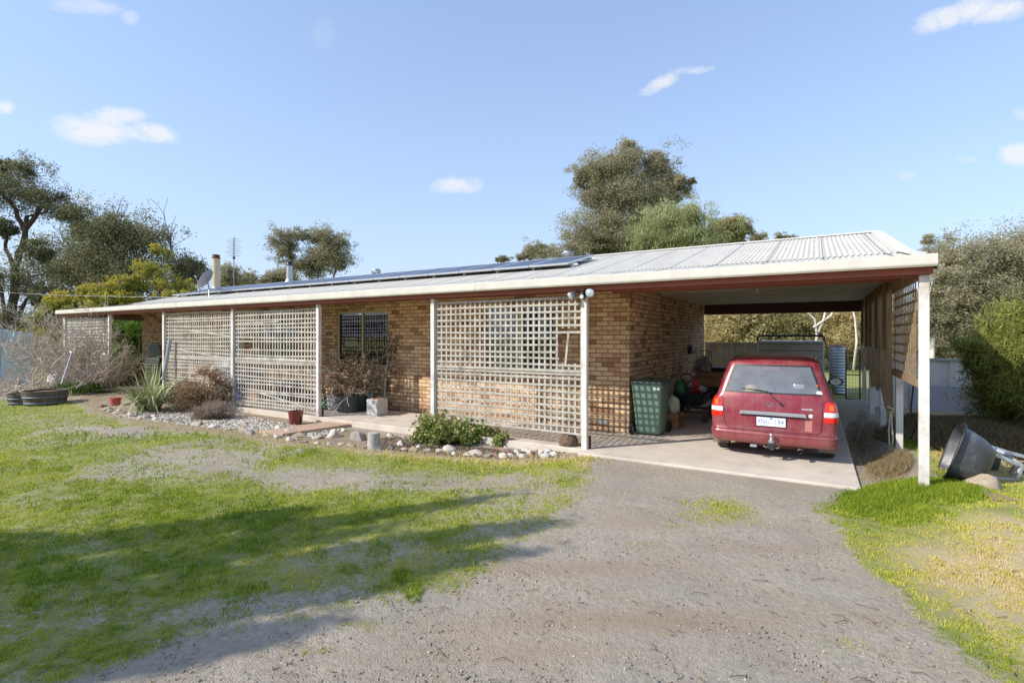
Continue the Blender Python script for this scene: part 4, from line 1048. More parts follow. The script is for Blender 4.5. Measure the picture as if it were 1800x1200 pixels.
# flues
def flue(px, pyt, pyb, y, r, mat, label, rust=False):
    t0 = at_y(px, pyt, y); zb = roofz(y)-.05
    f = thing('chimney_flue', label, 'flue', (t0.x, y, zb))
    m = MB(); m.lathe([(r,0),(r,t0.z-zb-.12)], (t0.x,y,zb), 24); m.build('pipe', mat, f, smooth=True)
    m = MB(); m.lathe([(r*1.04,0),(r*1.06,.06),(r*.7,.12),(r*.6,.16)], (t0.x,y,t0.z-.14), 24); m.build('collar', M['rust'] if rust else M['blackp'], f, smooth=True)
    m = MB(); m.lathe([(r*1.05,0),(r*1.0,.02),(0,.05)], (t0.x,y,t0.z), 24)
    for k in range(3):
        a_ = k*2.1; m.bar((t0.x+r*.6*math.cos(a_), y+r*.6*math.sin(a_), t0.z-.03), (t0.x+r*.8*math.cos(a_), y+r*.8*math.sin(a_), t0.z+.01), .015, .004)
    m.build('cowl', M['rust'] if rust else M['blackp'], f)
    m = MB(); m.lathe([(r*1.6,.03),(r*1.15,.16),(r*1.0,.2)], (t0.x,y,zb), 20, cap=False); m.build('flashing', M['steel'], f)
flue(380, 449, 507, 12.2, .155, M['flue'], 'tall cream flue with rusty cowl beside the satellite dish', True)
flue(509, 461, 496, 13.0, .125, M['steel'], 'shorter bare silver flue rising behind the solar panels')
# satellite dish
p = at_y(367, 520, 9.9); p.z = roofz(9.9)
dish = thing('satellite_dish', 'grey satellite dish on a tripod mount at the far end of the roof', 'satellite dish', tuple(p))
m = MB(); q = Vector((p.x-.12, 9.9, p.z+.62)); nrm = Vector((-.66,-.45,.50)).normalized(); xa = nrm.cross(Vector((0,0,1))).normalized(); ya = xa.cross(nrm)
P = []
for i in range(9):
    rr = .36*i/8; P.append([q + (xa*math.cos(a_)*.92+ya*math.sin(a_))*rr + nrm*(rr*rr*.45) for a_ in [2*math.pi*k/28 for k in range(29)]])
m.grid(P); m.build('reflector', plain('dish_grey', sr(150,152,156), .6, var=.06), dish, smooth='all', solid=.006)
m = MB(); m.tube([p, (p.x, 9.9, p.z+.35), q-nrm*.03], [.022,.022,.03], 8); m.tube([(p.x+.28,9.75,roofz(9.75)), (p.x,9.9,p.z+.38)], .01, 5); m.tube([(p.x+.05,10.3,roofz(10.3)), (p.x,9.9,p.z+.38)], .01, 5); m.build('mast', M['steel'], dish)
m = MB(); e_ = q-ya*.34; l_ = q+nrm*.42-ya*.12; m.tube([e_, l_], .011, 5); m.tube([l_, l_-nrm*.08], .03, 8); m.build('feed_arm', M['steel'], dish)
m = MB(); m.tube([(p.x-.1,9.85,p.z+.3),(p.x-.35,9.8,p.z+.3),(p.x-.4,9.8,p.z+.12),(p.x-.2,9.85,p.z+.04),(p.x+.05,9.9,p.z+.03)], .006, 4); m.build('cable', M['black'], dish)
# tv antenna behind roof
ay = 17.2; b0 = at_y(411, 503, ay); tp = at_y(411, 418, ay)
ant = thing('tv_antenna', 'tall television antenna mast with many short crossbars behind the roof ridge', 'antenna', (b0.x, ay, 0))
m = MB(); m.tube([(b0.x, ay, 0),(b0.x, ay, tp.z)], [.03,.02], 6); m.tube([(b0.x, ay, 4.3),(b0.x-1.0,ay+.3,2.6)], .008, 3); m.tube([(b0.x, ay, 4.3),(b0.x+.2,ay-1.0,2.9)], .008, 3); m.tube([(b0.x,ay,5.6),(b0.x-.9,ay,3.5)],.006,3); m.build('mast', M['steel'], ant)
m = MB()
for k in range(11):
    z = tp.z-.06-k*.1; w = .25+.22*(k % 3)/2
    m.tube([(b0.x-w*.86, ay-w*.51, z),(b0.x+w*.86, ay+w*.51, z+.01)], .02, 4)
m.tube([(b0.x-.42,ay+.2,tp.z-.02),(b0.x-.45,ay+.2,tp.z-1.1)], .010, 4); m.tube([(b0.x+.42,ay-.2,tp.z-.02),(b0.x+.4,ay-.2,tp.z-1.1)], .007, 4); m.tube([(b0.x+.05,ay,tp.z+.02),(b0.x+.05,ay,tp.z-1.2)], .012, 5)
m.build('crossbar', M['steel'], ant)
m = MB(); m.cbox(b0.x-.05,b0.x+.09,ay-.04,ay+.04,tp.z-1.25,tp.z-1.1,.01); m.build('junction_box', M['blackp'], ant)
# overhead cable from house to the left
a_ = at_y(298, 522, 9.4); b_ = at_d(-260, 470, 30)
m = MB(); m.tube([a_.lerp(b_, i/16)+Vector((0,0,-.5*math.sin(math.pi*i/16))) for i in range(17)], .009, 4)
tag(m.build('overhead_cable', plain('cable_grey', sr(170,172,176), .5), None), 'thin grey overhead wire running from the roof end to beyond the far tree', 'cable')
# twin flood light on post top
fp = Vector((PX[1], PY-.1, 2.43))
fl = thing('flood_light', 'twin-headed black sensor flood light fixed to the top of a verandah post', 'flood light', tuple(fp))
m = MB(); m.lathe([(0,-.07),(.04,-.06),(.045,.0),(.03,.05),(0,.06)], (fp.x, fp.y-.03, fp.z), 14)
m.tube([fp+Vector((0,-.03,.05)), fp+Vector((-.06,-.05,.085)), fp+Vector((-.13,-.08,.03))], .02, 8); m.tube([fp+Vector((0,-.03,.05)), fp+Vector((.05,-.05,.085)), fp+Vector((.10,-.07,.05))], .022, 8); m.build('bracket', M['blackp'], fl, smooth=True)
m = MB(); m.lathe([(0,0),(.03,0),(.035,.03),(0,.035)], (fp.x, fp.y-.09, fp.z-.03), 12,'y'); m.build('sensor', plain('sensor_white', sr(220,220,220), .4), fl)
for d_, nn in ((Vector((-.17,-.10,-.01)), Vector((-.55,-.6,-.55))), (Vector((.15,-.10,.02)), Vector((.25,-.95,-.1)))):
    nn.normalize(); c_ = fp+d_; rot = nn.to_track_quat('Z','Y').to_matrix().to_4x4(); m = MB()
    def ring_(r, z, n=20): return [c_ + rot @ Vector((r*math.cos(2*math.pi*k/n), r*math.sin(2*math.pi*k/n), z)) for k in range(n+1)]
    m.grid([ring_(.02,-.07), ring_(.045,-.05), ring_(.062,.0), ring_(.068,.03), ring_(.060,.031)]); hd = m.build('lamp_head', M['steel'], fl, smooth='all')
    m = MB(); m.grid([ring_(.060,.028), ring_(.04,.036), ring_(.0,.04)]); m.build('lens', plain('frosted_lens', sr(214,220,226), .15, .3, var=.1, sc=30), hd, smooth='all')

# wheelie bin
def bin_():
    a = at_z(1116, 762, 0); b = at_z(1172, 766, 0); x0, x1 = -2.86, -2.33; yb = 9.0
    o = thing('wheelie_bin', 'dark green two-wheeled rubbish bin with closed lid beside the brick corner', 'bin', ((x0+x1)/2, yb+.3, 0))
    gm = plain('bin_green_plastic', sr(106,134,116), .55, var=.08, sc=8, dirt=sr(130,125,110), dirt_amt=.3)
    cx = (x0+x1)/2; m = MB(); P = []
    for z, w, d in ((.03,.20,.24),(.06,.215,.26),(.5,.245,.30),(.86,.268,.345),(.90,.275,.35),(.93,.275,.35)):
        rr = .05; row = []
        for (sx, sy, a0) in ((1,-1,-90),(1,1,0),(-1,1,90),(-1,-1,180)):
            for k in range(5):
                t_ = R(a0+k*22.5); row.append((cx+sx*(w-rr)+rr*math.cos(t_), yb+.36+sy*(d-rr)+rr*math.sin(t_), z))
        row.append(row[0]); P.append(row)
    m.grid(P); m.add([p for p in P[0][:-1]], [tuple(range(len(P[0])-2,-1,-1))]); m.build('body', gm, o, smooth=True)
    m = MB(); P = []
    for z, g in ((.925,.012),(.95,.02),(.965,.015),(.985,-.02),(1.0,-.10),(1.008,-.24)):
        row = []; w, d = .275+g, .35+g; rr = max(.02,.06)
        for (sx, sy, a0) in ((1,-1,-90),(1,1,0),(-1,1,90),(-1,-1,180)):
            for k in range(5):
                t_ = R(a0+k*22.5); row.append((cx+sx*(max(w,.03)-rr)+rr*math.cos(t_), yb+.36+sy*(d-rr)+rr*math.sin(t_), z))
        row.append(row[0]); P.append(row)
    m.grid(P); m.add(P[-1][:-1], [tuple(range(len(P[0])-1))]); m.build('lid', plain('bin_lid', sr(70,86,80), .5, var=.1, sc=8), o, smooth=True)
    m = MB(); m.tube([(cx-.2,yb+.74,.93),(cx+.2,yb+.74,.93)], .015, 8); m.bar((cx-.2,yb+.68,.93),(cx-.2,yb+.75,.93),.03,.03); m.bar((cx+.2,yb+.68,.93),(cx+.2,yb+.75,.93),.03,.03)
    m.bar((x0-.03,yb+.1,.95),(x0+.04,yb+.1,.95),.1,.025); m.build('handle', gm, o)
    m = MB(); m.cbox(cx+.14, cx+.24, yb+.0, yb+.012, .83, .875, .003); m.build('label_plate', plain('bin_badge', sr(200,205,200), .5), o)
    for sx in (-1,):
        xw = x0-.02
        m = MB(); m.lathe([(.06,-.03),(.09,-.03),(.10,-.015),(.10,.015),(.09,.03),(.06,.03)], (xw, yb+.08, .10), 24, 'x', cap=False); w = m.build('wheel', M['black'], o, smooth=True)
        m = MB(); m.lathe([(0,-.02),(.065,-.025),(.065,.025),(0,.02)], (xw, yb+.08, .10), 20, 'x'); m.build('rim', M['greyplastic'], w)
    m = MB(); m.lathe([(.06,-.03),(.09,-.03),(.10,-.015),(.10,.015),(.09,.03),(.06,.03)], (x1-.02, yb+.66, .10), 24, 'x', cap=False); m.build('wheel', M['black'], o, smooth=True)
bin_()
# cardboard carton on floor by the bin with bags, garden cart with clutter
card = plain('brown_cardboard', sr(176,128,88), .9, var=.08, sc=8)
def carton(name, label, x0, x1, y0, y1, z0, h, lean=0):
    o = thing(name, label, 'box', ((x0+x1)/2, (y0+y1)/2, z0)); m = MB(); t_ = .006
    m.box(x0,x1,y0,y0+t_,z0,z0+h); m.box(x0,x1,y1-t_,y1,z0,z0+h); m.box(x0,x0+t_,y0+t_,y1-t_,z0,z0+h); m.box(x1-t_,x1,y0+t_,y1-t_,z0,z0+h); m.box(x0,x1,y0,y1,z0+.001,z0+.008); m.build('side', card, o)
    m = MB(); m.add([(x0,y0,z0+h),(x1,y0,z0+h),(x1+.02,y0-.1,z0+h-.08),(x0-.01,y0-.1,z0+h-.07)],[(0,1,2,3)]); m.add([(x1,y0,z0+h),(x1,y1,z0+h),(x1+.1,y1,z0+h-.05),(x1+.1,y0,z0+h-.03)],[(0,1,2,3)]); m.build('flap', card, o, solid=.004)
    return o
pc = at_z(1190, 755, 0)
carton('cardboard_box', 'open brown cardboard box on the floor just behind the bin', pc.x-.28, pc.x+.0, pc.y+.1, pc.y+.5, .001, .28)
def blobm(name, c, s, mat, label, cat, seed=0, sub=3, amt=.25, fr=6):
    bmx = bmesh.new(); bmesh.ops.create_icosphere(bmx, subdivisions=sub, radius=1)
    for v in bmx.verts:
        n_ = mnoise.noise(v.co*fr*.25+Vector((seed*3.1,seed,0))); n2_ = mnoise.noise(v.co*fr*.7+Vector((seed,0,5)))
        v.co *= 1+amt*n_*1.6+amt*.5*n2_; v.co.x *= s[0]; v.co.y *= s[1]; v.co.z *= s[2]
    m = MB(); m.bm(bmx, Matrix.Translation(c)); o = m.build(name, mat, None, smooth=True); return tag(o, label, cat)
bagm = plain('printed_plastic_bag', sr(205,215,190), .45, var=.15, sc=9, dirt=sr(120,170,60), dirt_amt=.9)
blobm('plastic_bag', (pc.x-.14, pc.y+.3, .40), (.12,.14,.2), bagm, 'white and green plastic bag standing up out of the open cardboard box', 'bag', 3)
kx, ky = at_z(1210, 742, 0).x, at_z(1210, 742, 0).y
cart = thing('garden_cart', 'dark green poly tub garden cart with loop handle parked along the brick wall', 'cart', (kx, ky+.5, 0))
M['darkgreen'] = plain('dark_green_poly', sr(36,56,56), .5, var=.1, sc=8)
m = MB(); P = []
for z, w, d in ((.34,.22,.38),(.36,.24,.42),(.48,.28,.50),(.58,.31,.56),(.585,.34,.59),(.575,.34,.59)):
    row = []
    for (sx, sy, a0) in ((1,-1,-90),(1,1,0),(-1,1,90),(-1,-1,180)):
        for k in range(5):
            t_ = R(a0+k*22.5); row.append((kx+sx*(w-.08)+.08*math.cos(t_), ky+.5+sy*(d-.08)+.08*math.sin(t_), z))
    row.append(row[0]); P.append(row)
m.grid(P); m.add(P[0][:-1], [tuple(range(len(P[0])-2,-1,-1))]); m.build('tub', M['darkgreen'], cart, smooth=True)
m = MB(); m.tube([(kx,ky-.05,.3),(kx-.02,ky+.0,.62),(kx-.04,ky-.02,.78)], .014, 6); m.tube([(kx-.04,ky-.02,.78),(kx-.13,ky-.02,.88),(kx-.15,ky-.02,.95),(kx-.10,ky-.02,.995),(kx+.04,ky-.02,1.0),(kx+.08,ky-.02,.95),(kx+.05,ky-.02,.87),(kx-.04,ky-.02,.78)], .014, 6); m.build('handle', M['black'], cart, smooth=True)
m = MB(); m.bar((kx-.25,ky+.12,.2),(kx+.25,ky+.12,.2),.04,.04); m.bar((kx-.25,ky+.88,.2),(kx+.25,ky+.88,.2),.04,.04); m.bar((kx,ky-.05,.28),(kx,ky+.95,.28),.04,.05); m.build('chassis', M['blackp'], cart)
for sx in (-1,1):
    for sy in (.12,.88):
        m = MB(); m.lathe([(.05,-.035),(.11,-.045),(.135,-.03),(.14,0),(.135,.03),(.11,.045),(.05,.035)], (kx+sx*.30, ky+sy, .14), 24, 'x', cap=False); w = m.build('wheel', plain('dusty_cart_tyre', sr(96,90,78), .95), cart, smooth=True)
        m = MB(); m.lathe([(0,-.03),(.055,-.035),(.055,.035),(0,.03)], (kx+sx*.30, ky+sy, .14), 16, 'x'); m.build('hub', M['greyplastic'], w)
wc = thing('watering_can', 'squat green watering can with a yellow cap in the garden cart', 'watering can', (kx-.17, ky+.12, .58))
gcan = plain('green_can_plastic', sr(40,100,62), .45, var=.08, sc=8)
m = MB(); m.lathe([(.0,0),(.13,.01),(.15,.06),(.14,.2),(.10,.27),(.06,.30),(0,.30)], (kx-.17, ky+.12, .56), 20); m.build('tank', gcan, wc, smooth=True)
m = MB(); m.tube([(kx-.05,ky+.05,.62),(kx+.1,ky-.02,.68)], [.03,.015], 8); m.build('spout', gcan, wc); m = MB(); m.lathe([(.035,0),(.035,.04),(0,.045)], (kx-.17,ky+.12,.86), 12); m.build('cap', plain('yellow_cap', sr(220,170,40), .4), wc)
for i, (dx, dy, dz, s, col, lab) in enumerate([(.06,.25,.62,(.13,.12,.07), sr(170,40,44), 'red cloth bundle on top of the load in the garden cart'),(.02,.55,.66,(.14,.16,.1), sr(150,165,165), 'pale grey-green rag heaped mid cart'),
        (.17,.45,.64,(.1,.15,.08), sr(196,200,205), 'white plastic wrapping at the outer rim of the garden cart'),(.13,.8,.63,(.12,.14,.07), sr(110,150,160), 'faded teal cloth at the rear of the garden cart')]):
    blobm('cloth_bundle', (kx+dx, ky+dy, dz), s, plain('bundle_%d' % i, col, .7, var=.25, sc=14), lab, 'cloth', i+5, 3, .35, 9)
m = MB(); m.cbox(kx+.0, kx+.13, ky+.38, ky+.5, .70, .86, .01); m.tube([(kx+.01,ky+.44,.86),(kx+.06,ky+.44,.91),(kx+.12,ky+.44,.86)], .006, 5)
tag(m.build('lantern_box', plain('bright_red_plastic', sr(190,30,44), .45), None), 'small bright red carry box standing up in the cart', 'box')
cb = at_z(1232, 726, 0)
# bench of boxes behind cart
m_ = thing('storage_stand', 'dark low stand carrying a carton behind the garden cart', 'stand', (-2.2, 13.6, 0))
m = MB(); m.box(-2.55,-1.95,13.3,13.9,.50,.53); m.build('top', M['blackp'], m_)
for (xx, yy) in ((-2.52,13.33),(-1.98,13.33),(-2.52,13.87),(-1.98,13.87)):
    m = MB(); m.bar((xx,yy,0),(xx,yy,.5),.03,.03); m.build('leg', M['steel'], m_)
carton('cardboard_box', 'tan carton resting on the dark stand behind the garden cart', -2.5, -2.0, 13.35, 13.85, .532, .34)
blobm('plastic_bag', (-2.45, 13.6, 1.0), (.2,.22,.24), plain('grey_bag', sr(150,136,130), .6, var=.3, sc=10), 'crumpled grey-brown bag slumped on the tan carton', 'bag', 8, 3, .4, 9)
m = MB()
for i in range(5): m.tube([(-2.55+.06*i,13.9,1.05),(-2.58+.07*i,13.95,1.45-.03*abs(i-2))], .012, 5)
m.bar((-2.58,13.92,1.4),(-2.28,13.92,1.4),.02,.03)
tag(m.build('plastic_rack', plain('pale_grey_plastic', sr(170,170,168), .5), None), 'pale slatted plastic rack poking up behind the grey bag', 'rack')
m = MB(); m.cbox(-2.75,-2.2,15.3,15.9,0,.85,.02); m.cbox(-2.1,-1.6,15.6,16.1,0,.7,.02)
o_ = thing('storage_tub', 'black lidded storage tub against the wall end, near the pale fence', 'tub', (-2.4,15.6,0)); m.build('body', M['blackp'], o_); m = MB(); m.cbox(-2.78,-2.17,15.27,15.93,.852,.9,.01); m.build('lid', plain('tub_lid', sr(48,52,56), .5), o_)

# ---- behind the carport: fence, box trailer/canopy, tank, mesh gate
fm = plain('beige_sheet_steel', sr(206,190,160), .6, var=.08, sc=3, dirt=sr(120,105,85), dirt_amt=.3)
def sheetfence(name, label, x0, x1, y, z0, z1, mat, railmat, rev=False, per=.38):
    o = thing(name, label, 'fence', ((x0+x1)/2, y, 0)); m = MB(); pts = []
    x = x0
    while x < x1-1e-6:
        for dx, dy in ((0,0),(.10,0),(.12,.03),(.34,.03),(.36,0)):
            if x+dx <= x1: pts.append((x+dx, y+dy))
        x += per
    m.grid([[(a, b, z) for a, b in pts] for z in (z0, z1)]); m.build('panel', mat, o)
    m = MB(); m.box(x0-.01, x1+.01, y-.03, y+.05, z1-.01, z1+.045); m.build('top_rail', railmat, o)
    m = MB(); m.box(x0-.05, x0+.0, y-.04, y+.06, z0, z1+.05); m.build('end_post', railmat, o)
    return o
sheetfence('sheet_fence', 'beige ribbed steel fence seen through the carport behind the red car', at_y(1243,600,18.2).x, at_y(1410,600,18.2).x, 18.2, 0, at_y(1243,603,18.2).z, fm, fm)
# canopy
y0 = 17.2; xa_ = at_y(1331,600,y0).x; xb_ = at_y(1449,600,y0).x; zt_ = at_y(1331,599,y0).z
can = thing('ute_canopy', 'grey panelled steel service canopy with black roof rack parked beyond the carport', 'canopy', ((xa_+xb_)/2, y0+.9, 0))
cm = plain('grey_canopy_paint', sr(222,220,212), .5, var=.05, sc=3, dirt=sr(130,125,115), dirt_amt=.3)
m = MB(); m.cbox(xa_, xb_, y0, y0+2.2, .55, zt_, .03); m.build('body', cm, can)
m = MB()
for k in range(5):
    z = zt_-.08-.2*k; m.box(xa_+.06, xb_-.06, y0-.008, y0-.001, z-.012, z)
m.build('panel_groove', plain('groove_grey', sr(90,90,88), .6), can)
m = MB(); m.box(xb_+.002, xb_+.012, y0+.5, y0+.9, .85, 1.3); m.build('side_window', plain('dark_tint', (.03,.03,.03), .2), can)
for sx in (xa_+.3, xb_-.3):
    m = MB(); m.lathe([(.1,-.09),(.3,-.09),(.33,-.05),(.33,.05),(.3,.09),(.1,.09)], (sx, y0+1.2, .33), 24, 'x'); m.build('wheel', M['tyre'], can, smooth=True)
m = MB(); m.box(xa_+.2, xb_-.2, y0+.2, y0+2.1, .45, .55); m.build('chassis', M['blackp'], can)
rk_ = MB(); zr = at_y(1331,590,y0).z
rk_.tube([(xa_-.0,y0+.1,zt_-.03),(xa_+.0,y0+.1,zr-.04),(xa_+.06,y0+.1,zr),(xb_-.06,y0+.1,zr),(xb_-.0,y0+.1,zr-.04),(xb_+.0,y0+.1,zt_-.03)], .03, 6)
for yy in (.9,1.8): rk_.tube([(xa_,y0+yy,zt_-.03),(xa_+.06,y0+yy,zr),(xb_-.06,y0+yy,zr),(xb_,y0+yy,zt_-.03)], .016, 6)
for sx, e in ((xa_+.04,.42),(xb_-.46,.42)):
    rk_.tube([(sx,y0+.12,zr),(sx+.02,y0+.12,zr+.13),(sx+.10,y0+.12,zr+.15),(sx+.36,y0+.12,zr+.07),(sx+.40,y0+.12,zr+.05),(sx+.40,y0+.12,zr)], .014, 5)
    for k in range(1,4): rk_.tube([(sx+.1*k,y0+.12,zr),(sx+.1*k,y0+.12,zr+.145-.025*k)], .012, 5)
for k in range(6): rk_.tube([(xa_+.1+k*(xb_-xa_-.2)/5,y0+.1,zr),(xa_+.1+k*(xb_-xa_-.2)/5,y0+2,zr)], .016, 5)
rk_.build('roof_rack', M['blackp'], can, smooth=True)
# tank
ty = 19.0; tx0 = at_y(1457,600,ty).x; tx1 = at_y(1487,600,ty).x; tz = at_y(1470,607,ty).z; rr = (tx1-tx0)/2
tank = thing('water_tank', 'narrow corrugated galvanised water tank beside the grey canopy', 'tank', ((tx0+tx1)/2, ty, 0))
m = MB(); prof = [(rr+.012*math.sin(z*2*math.pi/.09), z) for z in np.arange(0, tz, .0125)]; m.lathe(prof, ((tx0+tx1)/2, ty, 0), 28); m.build('shell', M['steel'], tank, smooth='all')
m = MB(); m.lathe([(rr+.02,tz-.02),(rr*.6,tz+.03),(0,tz+.05)], ((tx0+tx1)/2, ty, 0), 28); m.build('lid', M['rust'], tank)
# mesh gate
gy_ = 16.9; gx0 = at_y(1487,600,gy_).x; gx1 = 1.05; zt2 = at_y(1500,615,gy_).z
gate = thing('mesh_gate', 'black steel mesh gate closing the far end of the carport', 'gate', ((gx0+gx1)/2, gy_, 0))
m = MB(); m.tube([(gx0,gy_,.05),(gx0,gy_,zt2),(gx1,gy_,zt2),(gx1,gy_,.05),(gx0,gy_,.05)], .018, 8); m.tube([(gx0,gy_,.72),(gx1,gy_,.72)], .014, 6); m.build('gate_frame', M['blackp'], gate)
m = MB(); k = 0
xx = gx0
while xx < gx1: m.tube([(xx,gy_,.05),(xx,gy_,zt2)], .0035, 3); xx += .075
zz = .1
while zz < zt2: m.tube([(gx0,gy_+.007,zz),(gx1,gy_+.007,zz)], .003, 3); zz += .1
m.build('wire_mesh', M['blackp'], gate)
# pale fence right
fw = plain('cream_sheet_steel', sr(232,230,222), .6, var=.05, sc=2.5, dirt=sr(160,155,140), dirt_amt=.3)
rl = plain('pale_green_rail', sr(180,192,180), .5, var=.06)
pf = at_y(1600, 632, 15.5)
sheetfence('pale_fence', 'cream ribbed sheet fence with pale green top rail beyond the white carport post', 1.2, 6.2, 15.5, -.1, pf.z, fw, rl)
m = MB(); m.box(1.95, 4.7, 15.38, 15.44, -.1, .62); tag(m.build('shaded_fence_panel', plain('skylit_shade_blue', sr(196,200,214), .6, var=.05, sc=2), None, bevel=.004), 'lower half of the pale fence with bluish skylit shade put into its colour', 'painted shade')  # slab carries the skylit shade of the fence's lower half as colour
# hose hanging at right post 2
m = MB(); m.tube([(1.0,9.75,.62),(.97,9.72,.35),(.98,9.73,.05),(1.0,9.75,-.02),(1.02,9.7,.2),(1.0,9.74,.6),(1.03,9.7,.66),(.95,9.72,.7)], .011, 6, cap=True)
tag(m.build('garden_hose', plain('pale_hose', sr(200,196,184), .5), None, smooth=True), 'pale hose looped down the second carport post', 'hose')
# black cable hanging
m = MB(); m.tube([(1.3,10.2,1.4),(1.32,10.1,1.0),(1.28,10.05,.6),(1.38,10.15,.4),(1.3,10.2,.15)], .012, 5); tag(m.build('loose_strap', M['black'], None), 'black strap hanging behind the second carport post', 'strap')

# ---- wheelbarrow tipped on its side/nose
wb = thing('wheelbarrow', 'tipped-over wheelbarrow with scratched black tray and galvanised legs on the dry grass', 'wheelbarrow', tuple(at_d(1735, 845, 6.2)))
D0 = 6.35
rimT = at_d(1691, 748, D0+.25); rimB = at_d(1652, 838, D0-.15)
# local frame: tray opening faces left, axis points right-down; build from frame vectors
cam_r = Vector((CY, SY, 0)); cam_f = Vector((-SY, CY, 0)); up = Vector((0,0,1))
def L(px, py, dd): return at_d(px, py, D0+dd)
open_c = (L(1655,838,0)+L(1690,748,0))/2
axis_v = ((cam_r*.80 - cam_f*.60)*.93 - up*.30).normalized()        # from rim to tray bottom
wid = (up*.93+cam_r*.30); wid = (wid - axis_v*wid.dot(axis_v)).normalized()
dep = axis_v.cross(wid).normalized()
HW = (L(1690,748,0)-L(1655,838,0)).length/2
def TP(a, w, d): return open_c + axis_v*a + wid*w + dep*d
m = MB(); P = []
for a, w, d, sh in ((.0,HW*1.04,.47,0),(-.012,HW*1.04,.47,0),(-.012,HW,.44,0),(.0,HW*.96,.42,0),(.10,HW*.90,.39,0),(.22,HW*.78,.33,.0),(.31,HW*.62,.26,0),(.36,HW*.46,.20,0),(.375,HW*.22,.1,0)):
    row = []
    for k in range(33):
        t_ = 2*math.pi*k/32; cx = abs(math.cos(t_))**.55*(1 if math.cos(t_) >= 0 else -1); sx = abs(math.sin(t_))**.55*(1 if math.sin(t_) >= 0 else -1)
        row.append(TP(a, cx*w, sx*d))
    P.append(row)
m.grid(P); m.add(P[-1][:-1], [tuple(range(32))])
tm = plain('scuffed_black_tray', sr(74,76,80), .38, var=.15, sc=7, dirt=sr(150,150,150), dirt_amt=.5, bump=.1)
m.build('tray', tm, wb, smooth=True, solid=.006)
rim = MB(); rim.tube([TP(-.006, *q) for q in [((abs(math.cos(t_))**.55)*(1 if math.cos(t_)>=0 else -1)*HW*1.04, (abs(math.sin(t_))**.55)*(1 if math.sin(t_)>=0 else -1)*.47) for t_ in [2*math.pi*k/48 for k in range(49)]]], .014, 8, cap=False); rim.build('rim', M['blackp'], wb, smooth='all')
gal = plain('scuffed_galvanised', sr(196,200,206), .45, .3, var=.15, sc=15)
def legpart(pts, name='frame_tube', r=.017, mat=gal):
    m = MB(); 
    for i in range(len(pts)-1): m.bar(pts[i], pts[i+1], .045, .03, tuple(cam_f))
    m.build(name, mat, wb, bevel=.004)
nr = -.12
legpart([L(1711,788,nr),L(1745,797,nr),L(1782,812,nr),L(1797,818,nr),L(1786,844,nr+.02),L(1756,842,nr),L(1726,832,nr),L(1699,818,nr)])
legpart([L(1738,784,.35),L(1770,794,.35),L(1830,810,.35)]); legpart([L(1742,786,.3),L(1772,800,.1),L(1797,818,nr)], 'cross_brace')
legpart([L(1786,818,.05),L(1774,836,.1)], 'bolt_strut', mat=M['steel']); legpart([L(1727,836,.25),L(1754,850,.3),L(1776,862,.3)], 'handle_tube', mat=M['steel'])
m = MB(); m.add([L(1742,797,.3),L(1762,804,.3),L(1752,833,.3),L(1735,826,.3),L(1742,797,.36),L(1762,804,.36),L(1752,833,.36),L(1735,826,.36)],[(0,1,2,3),(7,6,5,4),(0,4,5,1),(1,5,6,2),(2,6,7,3),(3,7,4,0)]); m.build('wheel_guard', M['blackp'], wb)
m = MB(); wcp = L(1812,836,.25); rotw = cam_f.to_track_quat('Z','Y').to_matrix().to_4x4(); mm = MB(); mm.lathe([(.06,-.04),(.16,-.05),(.19,-.02),(.19,.02),(.16,.05),(.06,.04)], (0,0,0), 24, 'z', cap=True)
m.add([wcp + rotw.to_3x3() @ Vector(v) for v in mm.v], mm.f); m.build('wheel', M['black'], wb, smooth=True)
for (px, py) in ((1712,788),(1700,817)):
    m = MB(); m.lathe([(0,-.012),(.014,-.012),(.016,0),(0,0)], tuple(L(px,py,nr-.02)), 10, 'y'); m.build('bolt', M['steel'], wb)

# ---- stones, pots and pieces in the garden strip
stm = {'pale': plain('pale_stone', sr(196,186,170), .9, var=.14, sc=12, bump=.6, dirt=sr(140,124,104), dirt_amt=.5), 'tan': plain('tan_stone', sr(176,160,138), .9, var=.16, sc=12, bump=.6, dirt=sr(120,96,74), dirt_amt=.5),
       'grey': plain('grey_stone', sr(150,144,136), .9, var=.18, sc=12, bump=.6, dirt=sr(96,88,78), dirt_amt=.5), 'white': plain('white_stone', sr(206,200,190), .85, var=.2, sc=14, bump=.6, dirt=sr(170,160,145), dirt_amt=.4),
       'brown': plain('brown_brick_stone', sr(164,124,100), .9, var=.2, sc=12, bump=.5)}
def rock(px, py, wpx, hpx, mt, label, seed, name='garden_stone', group='stones edging the garden bed', zz=None, cat='stone'):
    zg = -.11 if zz is None else zz
    p = at_z(px, py, zg); p.z = g1(p.x, p.y); d = p.y*CY - p.x*SY; s = (wpx/2*d/FPX, wpx/2.4*d/FPX, hpx*.68*d/FPX)
    bmx = bmesh.new(); bmesh.ops.create_icosphere(bmx, subdivisions=3, radius=1); rr = random.Random(seed)
    pl = [(Vector((rr.uniform(-1,1),rr.uniform(-1,1),rr.uniform(-.4,1))).normalized(), rr.uniform(.42,.78)) for _ in range(14)]
    for v in bmx.verts:
        c = v.co.copy()
        for n_, d_ in pl:
            k = c.dot(n_)
            if k > d_: c -= n_*(k-d_)*.97
        c *= 1+.12*mnoise.noise(c*2.3+Vector((seed*1.7,0,0)))+.04*mnoise.noise(c*7)
        v.co = c
    m = MB(); m.bm(bmx, Matrix.Translation((p.x, p.y+s[1]*.3, p.z+s[2]*.22)) @ Matrix.Rotation(rr.uniform(-.5,.5),4,'Z') @ Matrix.Diagonal((*s,1)))
    o = m.build(name, stm[mt], None, smooth=True); return tag(o, label, cat, group)
